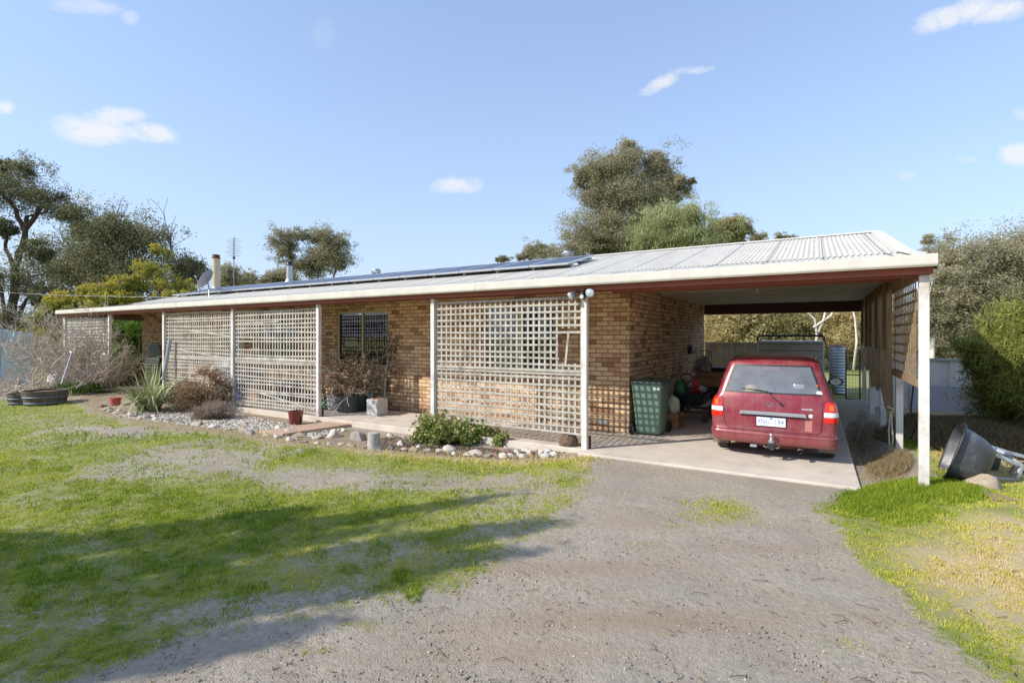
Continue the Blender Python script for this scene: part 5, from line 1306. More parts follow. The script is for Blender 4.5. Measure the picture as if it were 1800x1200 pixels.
named = [(762,779,34,24,'tan','smooth cream boulder in front of the geranium'),(628,771,44,24,'grey','large rounded grey-brown boulder beside the short stump'),(585,766,30,18,'pale','pointed pale stone near the stepping slab'),
         (701,781,20,14,'white','small knobbly white stone right of the stump'),(788,792,40,14,'pale','flat grey stone lying in front of the cream boulder'),(832,797,46,13,'pale','long flat pale stone midway along the strip below the geranium'),
         (866,800,24,8,'brown','rusty brown flat stone among the white rubble'),(249,736,30,13,'pale','pale stone among the far bed edging below the strappy plant'),(228,731,24,12,'white','white edging stone at the far bend of the bed'),
         (205,725,20,9,'white','small white edging stone near the red tin'),(186,720,24,9,'tan','tan stone at the far left tip of the bed'),(178,716,22,8,'brown','reddish stone topping the far left tip of the bed'),
         (268,733,18,8,'pale','little pale stone beneath the strappy plant'),(424,745,26,10,'pale','pale flat stone in front of the lavender mound'),(487,754,22,9,'white','white chip stone left of the glazed pot'),
         (503,761,30,12,'pale','broad pale stone in the straw in front of the glazed pot'),(525,765,34,10,'tan','low tan stone left of the stepping slab'),(556,768,26,9,'pale','flat pale stone below the stepping slab'),
         (602,757,16,8,'white','small white stone beside the step edge'),(300,742,22,7,'tan','tan edging stone in the mid bed'),(345,747,26,8,'tan','brownish edging stone in front of the dark bush'),(735,786,14,8,'white','tiny white stone left of the flat grey stone'),
         (650,772,14,7,'brown','rusty little stone at the foot of the stump'),(716,768,30,10,'tan','tan rubble stone behind the knobbly white stone'),(684,765,16,10,'white','chalky stone between stump and geranium')]
for i, (px, py, w, h, mt, lab) in enumerate(named): rock(px, py, w, h, mt, lab, i+1)
for i in range(16):   # white rubble
    px = 880+ (i*37 % 95); py = 790+(i*13 % 14)+ (px-880)*.04; rock(px, py, 14+(i*7)%12, 9+(i*5)%6, 'white' if i % 4 else 'brown', 'chunk of the white broken rubble heap beside the brown root ball' , 60+i, 'rubble_stone', 'white rubble stones at the bed end')
rock(1735, 866, 62, 34, 'tan', 'big smooth tan boulder propping up the tipped wheelbarrow', 99, 'boulder', None, -.02)
edge_ = [(196,727),(240,739),(330,750),(420,764),(500,773),(560,782),(640,790),(720,796),(800,800),(880,807)]
for i in range(34):
    k = i/33*(len(edge_)-1.001); j = int(k); f = k-j; px = edge_[j][0]+(edge_[j+1][0]-edge_[j][0])*f+rnd.uniform(-5,5); py = edge_[j][1]+(edge_[j+1][1]-edge_[j][1])*f-4+rnd.uniform(-2,2)
    rock(px, py, rnd.uniform(14,30), rnd.uniform(6,12), ('pale','tan','grey','pale','white')[i%5], 'rough half-buried stone in the edging row between garden bed and lawn', 200+i, 'edging_stone', 'half-buried edging stones along the lawn')
# brown root ball
p = at_z(995, 795, -.1); bmx = bmesh.new(); bmesh.ops.create_icosphere(bmx, subdivisions=4, radius=1)
for v in bmx.verts: v.co *= 1+.10*mnoise.noise(v.co*3)+.10*mnoise.noise(v.co*16); v.co.z = max(v.co.z, -.8)
m = MB(); m.bm(bmx, Matrix.Translation((p.x, p.y+.1, p.z+.15)) @ Matrix.Diagonal((.155,.15,.155,1)))
tag(m.build('root_ball', plain('matted_root_fibre', sr(116,94,76), .98, var=.4, sc=40, bump=1.0), None, smooth=True), 'round brown matted root ball at the foot of the lattice post', 'root ball')
# stump
p = at_z(657, 788, -.11); st = thing('log_stump', 'short weathered grey log standing upright at the edge of the bed', 'stump', tuple(p))
m = MB(); m.lathe([(.102*(1+.03*math.sin(k)),z) for k, z in enumerate((-.05,0,.08,.16,.24,.262))], tuple(p), 18, cap=False); m.build('bark', plain('grey_bark', sr(182,176,168), .95, var=.25, sc=16, bump=.8), st, smooth=True)
m = MB(); m.lathe([(.1,.262),(.09,.268),(0,.268)], tuple(p), 18, cap=False); m.build('cut_face', plain('cut_wood', sr(176,168,152), .9, var=.2, sc=22), st)
# pots
def pot(px, py, r, h, mat, label, name='plant_pot', zz=-.1, soil=True, taper=.72, rimw=.01, square=False, y=None, n=24):
    p = at_y(px, py, y) if y else at_z(px, py, zz)
    if y: p.z = 0.001
    else: p.z = g1(p.x, p.y) if zz < -.01 else zz
    o = thing(name, label, 'pot', tuple(p)); m = MB()
    m.lathe([(r*taper,0),(r*(taper+.12),h*.15),(r*.97,h*.75),(r,h*.9),(r+rimw,h*.92),(r+rimw,h),(r-.012,h),(r*.93,h*.85),(r*.7,h*.4)], tuple(p), 4 if square else n, cap=True); m.build('vessel', mat, o, smooth=not square)
    if soil: m = MB(); m.lathe([(r*.95,h*.86),(0,h*.88)], tuple(p), n, cap=False); m.build('soil', plain('potting_soil', sr(70,56,46), .95, var=.3, sc=30), o)
    return o, p
pot(520, 744, .155, .29, plain('oxblood_glaze', sr(120,46,40), .25, var=.12, sc=6, Coat_Weight=.6), 'glossy dark red glazed pot standing empty beside a verandah post', 'glazed_pot')
pot(951, 785, .075, .145, plain('dusty_pink_plastic', sr(196,84,98), .55), 'small dusty pink plastic pot on the rubble by the root ball')
pot(203, 713, .13, .20, plain('faded_red_tin', sr(196,60,54), .6, dirt=sr(220,200,190)), 'little faded red tin pot at the far left end of the bed')
# bird ornament
p = at_z(397, 733, -.11); br = thing('bird_ornament', 'pale stone bird ornament perched in the gravel beside the lavender mound', 'ornament', tuple(p))
bm_ = plain('bird_stone', sr(178,176,172), .8, var=.12, sc=14)
m = MB(); m.tube([p+Vector((-.02,0,.03)),p+Vector((.0,0,.10)),p+Vector((.08,0,.14)),p+Vector((.17,0,.12)),p+Vector((.3,0,.09)),p+Vector((.40,0,.07))], [.02,.06,.075,.06,.03,.012], 12); m.build('body', bm_, br, smooth=True)
m = MB(); m.tube([p+Vector((.02,0,.14)),p+Vector((-.02,0,.2)),p+Vector((-.06,0,.235)),p+Vector((-.10,0,.225)),p+Vector((-.145,0,.215))], [.05,.05,.045,.02,.004], 10); m.build('head', bm_, br, smooth=True)
m = MB(); m.cbox(p.x-.08,p.x+.2,p.y-.07,p.y+.07,p.z-.02,p.z+.035,.015); m.build('plinth', bm_, br)
# stepping slab
a_ = [at_z(x, y, -.06) for x, y in ((497,762),(622,744),(570,741),(455,757))]
m = MB(); m.add([(*v.xy,-.06) for v in a_]+[(*v.xy,-.14) for v in a_],[(0,1,2,3),(7,6,5,4),(0,4,5,1),(1,5,6,2),(2,6,7,3),(3,7,4,0)])
tag(m.build('stepping_slab', plain('pinkish_paver', sr(186,156,132), .9, var=.12, sc=6), None, bevel=.008), 'pinkish rectangular paving slab laid as a step below the verandah', 'paver')
# ---- verandah things in open bay
YV = 8.25
grey = plain('dark_grey_tub', sr(74,74,78), .6, var=.08, sc=8, dirt=sr(110,105,98), dirt_amt=.3)
pot(612, 716, .27, .40, grey, 'big charcoal tub holding dead brown stalks on the verandah', 'plant_tub', .0, True, .82, y=8.35)
pot(589, 714, .2, .36, plain('pale_grey_tub', sr(178,180,184), .6), 'pale grey tub half hidden behind the charcoal tub', 'plant_tub', .0, True, .8, y=8.45)
# white bucket (squarish)
p = at_y(662, 714, 8.35); p.z = 0; bk = thing('white_drum', 'white square-sided plastic drum cut open beside the tubs', 'drum', tuple(p)); m = MB()
m.cbox(p.x-.17,p.x+.17,p.y-.15,p.y+.19,0.001,.37,.02); m.build('body', plain('chalky_white_plastic', sr(190,190,186), .6, dirt=sr(140,132,118)), bk); m = MB(); m.box(p.x-.14,p.x+.14,p.y-.12,p.y+.16,.371,.375); m.build('soil', stm['brown'], bk)
pot(634, 711, .2, .42, M['darkgreen'], 'dark teal round tub standing between the charcoal tub and the white drum', 'plant_tub', .0, y=8.65)
# green plastic chair behind dead plant
chm = plain('sage_green_plastic', sr(112,150,140), .5, var=.06, sc=8)
p = at_y(652, 700, 8.82); p.z = 0; ch = thing('garden_chair', 'sage green moulded plastic chair behind the dead plants under the window', 'chair', tuple(p))
cx, cy = p.x, p.y
m = MB(); P = []
for i in range(9):
    t_ = i/8; P.append([(cx-.25+.5*k/8, cy+.2+.06*((k-4)/4)**2*-1+t_*.12, .45+.40*t_-.04*((k-4)/4)**2*t_) for k in range(9)])
m.grid(P, lambda i, j: j % 2 == 1 and 1 <= i <= 6); m.build('backrest', chm, ch, smooth='all', solid=.012)
m = MB(); m.grid([[(cx-.24+.48*k/8, cy-.22+.42*j/6, .43-.02*math.sin(math.pi*k/8)) for k in range(9)] for j in range(7)]); m.build('seat', chm, ch, smooth='all', solid=.012)
for sx, sy in ((-1,-1),(1,-1),(-1,1),(1,1)):
    m = MB(); m.bar((cx+sx*.26, cy+sy*.22, 0), (cx+sx*.22, cy+sy*.18, .44), .04, .03); m.build('leg', chm, ch)
for sx in (-1,1):
    m = MB(); m.tube([(cx+sx*.25,cy-.2,.42),(cx+sx*.27,cy-.2,.62),(cx+sx*.27,cy+.0,.65),(cx+sx*.26,cy+.2,.68)], .02, 6); m.build('armrest', chm, ch)
# hose coil/green bits at left of tub
m = MB(); p = at_y(568, 712, 8.3); p.z = 0
for k in range(4):
    rr = .24-.03*k; m.tube([(p.x+rr*math.cos(t_), p.y+.12+rr*math.sin(t_)*.8, .03+.045*k+.01*math.sin(3*t_)) for t_ in [2*math.pi*i/24 for i in range(25)]], .02, 6)
tag(m.build('hose_coil', plain('green_hose', sr(96,140,110), .5), None, smooth=True), 'coiled green hose lying on the verandah behind a post', 'hose')
blobm('plastic_sack', (p.x+.05, p.y+.35, .22), (.28,.2,.22), plain('dark_sack', sr(50,50,52), .6, var=.3, sc=8), 'dark crumpled sack slumped on the verandah floor behind the hose coil', 'sack', 31, 3, .3, 7)
# broom
a_ = at_y(674, 712, 8.9); b_ = at_y(682, 607, WY-.05)
bo = thing('broom', 'broom with pale handle leaning on the brick wall by the window', 'broom', (a_.x, 9.0, 0))
m = MB(); m.tube([(a_.x, 8.9, .06), (b_.x, WY-.03, b_.z)], .013, 6); m.build('handle', plain('pale_handle', sr(200,205,212), .5), bo)
m = MB(); m.cbox(a_.x-.14,a_.x+.16,8.87,8.93,.03,.075,.01); m.box(a_.x-.13,a_.x+.15,8.88,8.92,0.002,.03); m.build('head', plain('blue_broom_head', sr(70,90,130), .8), bo)
# behind left lattices
def yz(px, py, y): return at_y(px, py, y)
whc = plain('white_resin', sr(220,220,216), .5)
p = yz(360, 640, 8.5); cx, cy = p.x, 8.5
ch = thing('white_chair', 'white plastic verandah chair seen behind the slipped lattice slats', 'chair', (cx, cy, 0))
m = MB(); m.grid([[(cx-.27+.54*k/8, cy+.22+t_*.12, .44+.5*t_*(1-.18*((k-4)/4)**2)) for k in range(9)] for t_ in (0,.2,.4,.6,.8,1)], lambda i,j: j%2==1 and 0<i<4); m.build('backrest', whc, ch, solid=.012)
m = MB(); m.grid([[(cx-.25+.5*k/4, cy-.22+.44*j/4, .42) for k in range(5)] for j in range(5)]); m.build('seat', whc, ch, solid=.014)
for sx, sy in ((-1,-1),(1,-1),(-1,1),(1,1)):
    m = MB(); m.bar((cx+sx*.27, cy+sy*.23, 0), (cx+sx*.23, cy+sy*.18, .43), .04, .03); m.build('leg', whc, ch)
p = yz(400, 655, 8.6); tb_ = thing('side_cabinet', 'white cabinet with a blue front behind the lattice with slipped slats', 'cabinet', (p.x, 8.6, 0))
m = MB(); m.cbox(p.x-.5,p.x+.45,8.45,8.95,.001,1.1,.01); m.build('carcass', whc, tb_); m = MB(); m.box(p.x-.2,p.x+.35,8.438,8.448,.62,.92); m.build('blue_panel', plain('blue_grey_front', sr(120,150,180), .5), tb_)
p = yz(512, 690, 8.5); 
for k, (px, col, lab, w, h) in enumerate(((425, sr(60,90,160), 'blue crate behind the sagging lattice panel', .42,.5),(505, sr(60,60,66), 'dark crate behind the middle of the sagging lattice panel', .5,.55),(455, sr(190,150,110), 'tan carton behind the sagging lattice panel', .5,.4))):
    p = yz(px, 700, 8.6); o_ = thing('storage_crate', lab, 'crate', (p.x, 8.6, 0)); m = MB(); m.cbox(p.x-w/2,p.x+w/2,8.4,8.85,.001,h,.015); m.build('body', plain('crate_col_%d' % k, col, .6), o_)
    m = MB(); m.cbox(p.x-w/2-.01,p.x+w/2+.01,8.39,8.86,h+.001,h+.03,.008); m.build('lid', plain('crate_lid_%d' % k, tuple(c*.7 for c in col), .6), o_)
# oval green board leaning on left wall corner
p0 = at_y(265, 640, 8.9); m = MB(); w = .95; 
pr = [(math.cos(R(a))*w/2, 1.15+math.sin(R(a))*w*.42) for a in range(0, 181, 12)] + [(-w/2, .0), (w/2, .0)]
m.v = [(p0.x+x, 8.85+z*.1, z) for x, z in pr]+[(p0.x+x, 8.88+z*.1, z) for x, z in pr]; n = len(pr); m.f = [tuple(range(n)), tuple(range(2*n-1, n-1, -1))]+[(i,n+i,n+(i+1)%n,(i+1)%n) for i in range(n)]; m.m = [0]*len(m.f)
tag(m.build('arched_board', plain('green_grey_board', sr(118,128,112), .6), None), 'grey-green round-topped board leaning on the brick corner', 'board')
m = MB(); a_ = yz(287, 668, 7.3); b_ = yz(299, 597, 7.42); m.tube([a_, b_], .05, 10); tag(m.build('metal_pipe', M['steel'], None, smooth=True), 'silver pipe leaning against the verandah post by the strappy plant', 'pipe')
# half barrel planter left + second tub + stake + tarp
p = at_z(78, 690, -.02)
def barrel(px, py, r, h, label):
    p = at_z(px, py, 0); p.z = g1(p.x, p.y); o = thing('barrel_planter', label, 'planter', tuple(p))
    m = MB(); m.lathe([(r*.86,0),(r*.94,h*.4),(r,h),(r-.03,h),(r-.04,h*.8)], tuple(p), 36, cap=True)
    wm_ = NT('barrel_stave'); co = wm_.coord('Object'); c = wm_.ramp(wm_.noise(wm_.coord('Object',(6,6,.5)), 3, 4), [(.3, sr(70,62,54)), (.7, sr(112,102,90))]); wm_.bsdf(c, .85); m.build('stave', wm_.m, o, smooth=True)
    m = MB(); m.lathe([(r*.965,h*.5),(r*.975,h*.62)], tuple(p), 36, cap=False); m.lathe([(r*.89,h*.1),(r*.91,h*.22)], tuple(p), 36, cap=False); m.build('hoop', plain('hoop_steel', sr(120,126,136), .5, .4), o, smooth=True, solid=-.006)
    m = MB(); m.lathe([(r-.04,h*.86),(0,h*.9)], tuple(p), 30, cap=False); m.build('soil', stm['brown'], o); return p
BP1 = barrel(80, 703, .50, .40, 'weathered half-barrel planter with green bulbs growing in it')
BP2 = barrel(42, 702, .36, .30, 'lower grey tub standing behind the half barrel in the shade')
a_ = at_d(108, 674, 14.3); b_ = at_d(126, 620, 14.8)
m = MB(); m.tube([a_, b_], .022, 6); m.tube([b_, b_+Vector((-.1,0,.04))], .02, 6); tag(m.build('garden_stake', M['steel'], None), 'silver tool handle leaning up out of the barrel planter', 'tool')
tp_ = thing('tarpaulin', 'pale blue tarpaulin sheet hung over a frame at the left edge of the yard', 'tarpaulin', tuple(at_d(30, 660, 19)))
m = MB(); P = []
for j in range(19):
    row = []
    for i in range(25):
        px = -40+97*i/24; t_ = j/18; top = 578+.13*max(px,0); q = at_d(px, top+(678-top)*t_, 19+.6*(i/24))
        q = q + cam_f*(.10*math.sin(px*.13+t_*3)+.07*math.sin(px*.4+t_*6)+.05*math.sin(t_*14+px*.06)); row.append(q)
    P.append(row)
m.grid(P); tt = NT('blue_tarp'); co = tt.coord('Object'); c = tt.ramp(tt.noise(co, 1.6, 6, .65), [(.3, sr(156,184,188)), (.7, sr(198,214,214))]); pb = tt.bsdf(c, .45, 0, tt.bump(tt.noise(co, 4, 5), .5, .05)); m.build('sheet', tt.m, tp_, smooth='all')
m = MB(); m.tube([at_d(2,578,18.9), at_d(-2,690,18.9)], .03, 6); m.build('frame_pole', M['steel'], tp_)
m = MB(); cbx = at_d(102, 658, 17); m.cbox(cbx.x-.35,cbx.x+.35,cbx.y-.2,cbx.y+.2,cbx.z-.5,cbx.z+.02,.05); tag(m.build('white_tub', whc, None), 'pale tub behind the barrel planter in the undergrowth', 'tub')
m = MB(); q = at_z(207, 675, .03); m.lathe([(.2,0),(.26,.22),(.27,.24)], (q.x, q.y, .0), 20); tag(m.build('teal_pot', plain('teal_plastic', sr(60,130,116), .5), None), 'teal plastic pot behind the spiky leaves by the lattice end', 'pot')
# debris on right grass
for (x0_, y0_, x1_, y1_, lab) in ((1731,872,1752,888,'short weathered plank lying in the grass below the boulder'),(1748,876,1782,890,'thin split board lying beside the short plank')):
    a_ = at_z(x0_, y0_, .0); b_ = at_z(x1_, y1_, -.0); a_.z = g1(a_.x,a_.y)+.02; b_.z = g1(b_.x,b_.y)+.02; m = MB(); m.bar(a_, b_, .05, .018); tag(m.build('timber_offcut', M['rawlattice'], None), lab, 'timber')
q = at_z(1733, 872, .0); m = MB(); m.lathe([(.022,0),(.022,.02),(0,.021)], (q.x, q.y, g1(q.x,q.y)+.012), 14); tag(m.build('bottle_cap', plain('bright_blue_plastic', sr(60,110,220), .4), None), 'bright blue plastic cap on the end of the plank', 'cap')
# ================================================================ VEGETATION
def leafmat(name, cols, trans=.4, rough=None):
    t = NT(name); a = t.n('ShaderNodeAttribute'); a.attribute_name = 'tone'
    k = len(cols)-1; c = t.ramp(a.outputs['Fac'], [(i/k, c_) for i, c_ in enumerate(cols)])
    d = t.n('ShaderNodeBsdfPrincipled'); t.l(c, d.inputs['Base Color']); d.inputs['Roughness'].default_value = rough or .6; d.inputs['Specular IOR Level'].default_value = .3
    tr = t.n('ShaderNodeBsdfTranslucent'); t.l(c, tr.inputs[0])
    m = t.n('ShaderNodeMixShader'); m.inputs[0].default_value = trans; t.l(d.outputs[0], m.inputs[1]); t.l(tr.outputs[0], m.inputs[2]); t.l(m.outputs[0], t.out.inputs[0]); return t.m
LM = {
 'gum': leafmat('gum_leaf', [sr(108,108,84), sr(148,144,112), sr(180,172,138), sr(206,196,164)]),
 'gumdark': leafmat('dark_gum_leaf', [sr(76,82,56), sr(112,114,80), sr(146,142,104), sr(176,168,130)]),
 'pepper': leafmat('pepper_leaf', [sr(116,124,80), sr(150,156,104), sr(176,180,128), sr(196,198,150)]),
 'wattle': leafmat('wattle_leaf', [sr(108,118,70), sr(142,148,78), sr(200,184,66), sr(236,208,62)]),
 'feather': leafmat('feathery_leaf', [sr(74,104,34), sr(104,136,48), sr(132,160,64), sr(158,180,88)]),
 'straw': leafmat('straw_leaf', [sr(150,136,92), sr(190,174,122), sr(216,200,150), sr(236,222,180)]),
 'olive': leafmat('olive_leaf', [sr(108,108,70), sr(146,142,94), sr(174,166,114), sr(200,190,140)]),
 'bottle': leafmat('callistemon_leaf', [sr(84,94,44), sr(122,130,60), sr(160,160,82), sr(192,186,112)]),
 'nandina': leafmat('russet_leaf', [sr(84,84,48), sr(128,106,76), sr(164,136,108), sr(176,110,84)]),
 'lavender': leafmat('lavender_leaf', [sr(104,104,76), sr(140,128,108), sr(170,150,138), sr(190,174,160)]),
 'geranium': leafmat('geranium_leaf', [sr(78,90,42), sr(126,140,72), sr(158,166,98), sr(186,128,104)], .25),
 'strap': leafmat('strappy_leaf', [sr(96,110,70), sr(140,150,102), sr(180,184,136), sr(216,208,160)], .2),
 'green': leafmat('mid_green_leaf', [sr(40,66,26), sr(66,98,38), sr(96,128,54), sr(130,156,72)]),
}
BK = {'dark': plain('dark_tree_bark', sr(78,66,56), .95, var=.25, sc=6, bump=.6), 'grey': plain('grey_tree_bark', sr(128,116,102), .95, var=.2, sc=6, bump=.4),
      'white': plain('pale_gum_bark', sr(214,206,194), .8, var=.12, sc=5, bump=.2), 'twig': plain('bare_twig_bark', sr(196,182,166), .9, var=.2, sc=12, bump=0)}
class Leafer:
    def __init__(s): s.V = []; s.T = []
    def add(s, P, L, Wd, tone, droop=.0, seed=None):
        """leaf quads: P (n,3)"""
        n = len(P); d = rs.normal(size=(n,3)); d /= np.linalg.norm(d, axis=1)[:,None]+1e-9
        d[:,2] = d[:,2]*(1-droop) - droop; d /= np.linalg.norm(d, axis=1)[:,None]+1e-9
        o = rs.normal(size=(n,3)); o = np.cross(d, o); o /= np.linalg.norm(o, axis=1)[:,None]+1e-9
        L = (L*(.6+.8*rs.rand(n)))[:,None]; Wd = (Wd*(.6+.8*rs.rand(n)))[:,None]
        Q = np.stack([P, P+d*L*.45+o*Wd*.5, P+d*L, P+d*L*.45-o*Wd*.5], 1); s.V.append(Q); s.T.append(np.repeat(tone, 4))
    def build(s, name, mat, parent):
        V = np.concatenate(s.V).reshape(-1,3); T = np.clip(np.concatenate(s.T), 0, 1)
        return fastmesh(name, V, np.arange(len(V)).reshape(-1,4), mat, parent=parent, attrs={'tone': T})
def shell(n):
    d = rs.normal(size=(n,3)); return d/np.linalg.norm(d, axis=1)[:,None]
def tree(name, label, cat, D, lobes, base, mat, bark='grey', clump=34, leaves=420, L=.16, Wd=.05, droop=.35, csize=.28, trunk_r=.2, fork=None, group='trees beyond the yard', depthf=.9, trunk_top=.55, curvy=.12, fill=.35, limb_r=.045, basez=None, flat=.8):
    """lobes: (px, py, rx, ry[, weight]) silhouettes at distance D turned into ellipsoids standing in the world"""
    b = at_d(base[0], base[1], D); gzv = g1(b.x, b.y) if basez is None else basez; b.z = gzv
    t = thing(name, label, cat, tuple(b), group)
    lf = Leafer(); wood = MB(); m_per = D/FPX; rr = random.Random(hash(label) % 9999 if False else sum(map(ord, label)))
    tot = sum(l[2]*l[3] for l in lobes)
    tops = []
    cmean = sum((at_d(l[0], l[1], D)*l[2]*l[3] for l in lobes), Vector())/tot
    if fork is None: fork = [(b, b.lerp(cmean, trunk_top*.5)+Vector((rr.uniform(-1,1)*.1,0,0)), b.lerp(cmean, trunk_top))]
    else: fork = [[at_d(px, py, D) if i or py < 590 else Vector((at_d(px,py,D).x, at_d(px,py,D).y, gzv)) for i, (px, py) in enumerate(ch)] for ch in fork]
    ends = []
    for fi_, ch in enumerate(fork):
        pts = []; 
        for i in range(len(ch)-1):
            for k in range(4): pts.append(Vector(ch[i]).lerp(Vector(ch[i+1]), k/4)+Vector((rr.uniform(-1,1),rr.uniform(-1,1),0))*trunk_r*.25)
        pts.append(Vector(ch[-1])); n = len(pts); r0 = trunk_r*(1 if fi_ == 0 else .5)
        wood.tube(pts, [r0*(1-.62*k/(n-1))*(1.25 if k == 0 else 1) for k in range(n)], 9); ends += [(p, r0*(1-.62*k/(n-1))) for k, p in enumerate(pts) if k > n*.35]
    for (px, py, rx, ry, *w_) in lobes:
        wgt = w_[0] if w_ else 1
        c = at_d(px, py, D); R_ = np.array([rx*m_per*1.12, rx*m_per*depthf, ry*m_per*1.12])
        c = c + Vector((-SY, CY, 0))*rr.uniform(-.3,.3)*rx*m_per
        nc = max(3, int(clump*rx*ry/tot*len(lobes)**.0*1.0*wgt)); nc = max(5, int(clump*1.25*(rx*ry/tot)*wgt))
        # limb to the lobe
        e, er = min(ends, key=lambda q: (q[0]-c).length + max(0, q[0].z-c.z)*2)
        mid = e.lerp(c, .5)+Vector((rr.uniform(-1,1)*.1,rr.uniform(-1,1)*.1,.08))*(c-e).length
        lp = [e, e.lerp(mid,.6), mid, mid.lerp(c,.6), c]; lr = max(.02, er*.55)
        wood.tube(lp, [lr, lr*.85, lr*.7, lr*.5, lr*.35], 6)
        cs = csize*1.45*min(R_[0], R_[2]*1.25)
        dirs = shell(nc); rad = fill+(1-fill)*rs.rand(nc)**.5
        cc = np.array(c)+dirs*rad[:,None]*(R_-cs*.5)
        for i in range(nc):
            q = Vector(cc[i]); k0 = c.lerp(e, .15+.5*rr.random()) if rr.random() < .5 else c
            md = k0.lerp(q, .5)+Vector((rr.uniform(-1,1),rr.uniform(-1,1),rr.uniform(-.5,1)))*curvy*(q-k0).length
            wood.tube([k0, md, q], [lr*.32, lr*.2, lr*.06+.004], 4, cap=False)
            s_ = cs*(.6+.8*rs.rand()); nl = int(leaves*.95*(.6+.8*rs.rand()))
            # a clump is a few tufts
            tuf = rs.normal(size=(12,3))*s_*.68*np.array([1,1,flat*.8])
            pp = cc[i]+tuf[rs.randint(0,12,nl)]+rs.normal(size=(nl,3))*s_*.25*np.array([1,1,flat])
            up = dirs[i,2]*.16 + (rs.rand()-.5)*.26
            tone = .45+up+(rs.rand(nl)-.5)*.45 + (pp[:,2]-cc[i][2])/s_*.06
            lf.add(pp, L, Wd, tone, droop)
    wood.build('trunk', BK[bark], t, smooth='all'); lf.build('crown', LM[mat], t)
    return t
# big left gum: open crown, dark foliage
tree('gum_tree', 'tall open-crowned gum with dark forked trunk at the left edge of the yard', 'tree', 26,
     [(15,335,62,40,1.3),(85,350,52,30,1.1),(125,375,34,20),(-60,330,70,60),(40,300,34,22),(10,400,20,14,.6),(35,485,52,38,.8),(75,440,26,20,.6),(-30,470,50,50,.8),(15,560,60,40,.8),(70,520,22,22,.5),(5,290,14,18)],
     (28,640), 'gumdark', 'dark', 70, 640, .13, .04, .3, .34, .24, [[(15,650),(20,560),(27,473),(44,418),(47,380)],[(46,400),(79,357),(112,345)],[(44,405),(22,357),(0,340)],[(14,640),(5,520),(-12,470)],[(21,588),(42,535),(70,502)],[(27,473),(12,440),(8,400)]], fill=.3, limb_r=.05)
tree('gum_tree', 'broad dark-leaved tree with dead twigs poking out of its crown behind the yellow wattle', 'tree', 34,
     [(190,425,75,48,1.2),(135,470,62,48),(250,440,52,48),(300,480,40,45),(335,490,26,42),(215,395,40,22),(160,400,26,18),(110,530,50,60),(290,540,60,50),(200,500,90,60,.8)], (215,620), 'gumdark', 'grey', 85, 760, .19, .06, .2, .34, .3, fill=.55)
# dead twig spires on it
tree('wattle_tree', 'yellow-flowering wattle spreading over the far end of the verandah roof', 'wattle', 24.5,
     [(120,530,34,16,1.2),(175,514,38,18,1.2),(232,496,26,15),(98,552,32,18),(150,542,46,18),(300,518,26,12,.6),(200,530,44,18),(100,590,46,36),(170,590,56,40)], (150,650), 'wattle', 'grey', 120, 420, .15, .06, .15, .30, .12, fill=.4, group='wattles')
tree('wattle_tree', 'smaller sparse wattle with bare grey branches beside the yellow wattle', 'wattle', 25.5,
     [(265,475,30,16,.7),(300,500,30,26,.4),(325,505,20,18,.8),(280,440,18,10,.5)], (285,620), 'wattle', 'twig', 34, 200, .14, .05, .1, .3, .10, fill=.2, group='wattles')
tree('shrub', 'feathery bright green shrub seen through the open end bay of the verandah', 'shrub', 22.5,
     [(225,600,34,46,1.2),(215,640,30,36),(245,580,26,30),(205,580,24,24)], (222,690), 'feather', 'grey', 60, 700, .12, .03, -.2, .3, .06, group='shrubs by the house')
tree('shrub', 'low dark shrub with tan leaves behind the end lattice post', 'shrub', 18.5, [(215,662,26,22),(235,655,20,20)], (222,690), 'olive', 'grey', 20, 400, .07, .025, -.1, .35, .04, group='shrubs by the house')
tree('gum_tree', 'small distant grey-green tree just behind the television antenna', 'tree', 55, [(402,480,16,20),(415,492,14,12),(395,498,14,12)], (405,600), 'gum', 'grey', 22, 260, .26, .08, .3, .4, .15)
tree('gum_tree', 'tiny distant dark round tree right of the television antenna', 'tree', 60, [(438,487,13,12),(432,497,10,9),(445,497,10,9)], (438,600), 'gum', 'grey', 18, 260, .26, .08, .3, .4, .15)
tree('gum_tree', 'twin-crowned gum standing behind the silver flue', 'tree', 44, [(505,415,25,20),(500,445,18,24,.7),(558,412,30,18),(590,425,22,24),(565,450,36,26),(595,455,20,20,.8),(545,470,32,22,.8),(512,470,18,18,.7)], (550,620), 'gum', 'dark', 70, 440, .2, .06, .35, .34, .22,
     [[(548,640),(535,540),(515,480),(508,430)],[(552,640),(556,540),(560,480),(566,430)],[(556,560),(585,490),(596,450)]], fill=.35)
tree('gum_tree', 'low olive bush at the foot of the twin-crowned gum', 'tree', 42, [(484,484,22,13),(500,492,24,12),(470,493,14,8)], (488,610), 'gum', 'grey', 24, 330, .2, .07, .2, .4, .12)
tree('gum_tree', 'largest grey-green gum rising above the roof behind the solar panels', 'tree', 42,
     [(1085,300,58,40,1.2),(1165,300,36,30),(1060,340,40,36),(1120,350,50,40),(1185,335,34,24),(1040,310,28,24),(1095,268,26,16),(1155,282,22,16),(1050,405,56,38,1.1),(1010,425,36,26),(1110,410,52,42),(1150,370,30,26),(1040,450,70,30),(1185,320,34,14)], (1085,620), 'gum', 'grey', 150, 900, .2, .055, .45, .32, .38, fill=.45)
tree('pepper_tree', 'light green weeping pepper tree in front of the largest gum', 'tree', 33,
     [(1185,380,38,24),(1165,405,42,30),(1215,400,32,30),(1150,430,34,26),(1200,435,50,30)], (1185,620), 'pepper', 'grey', 70, 900, .26, .035, .95, .34, .18)
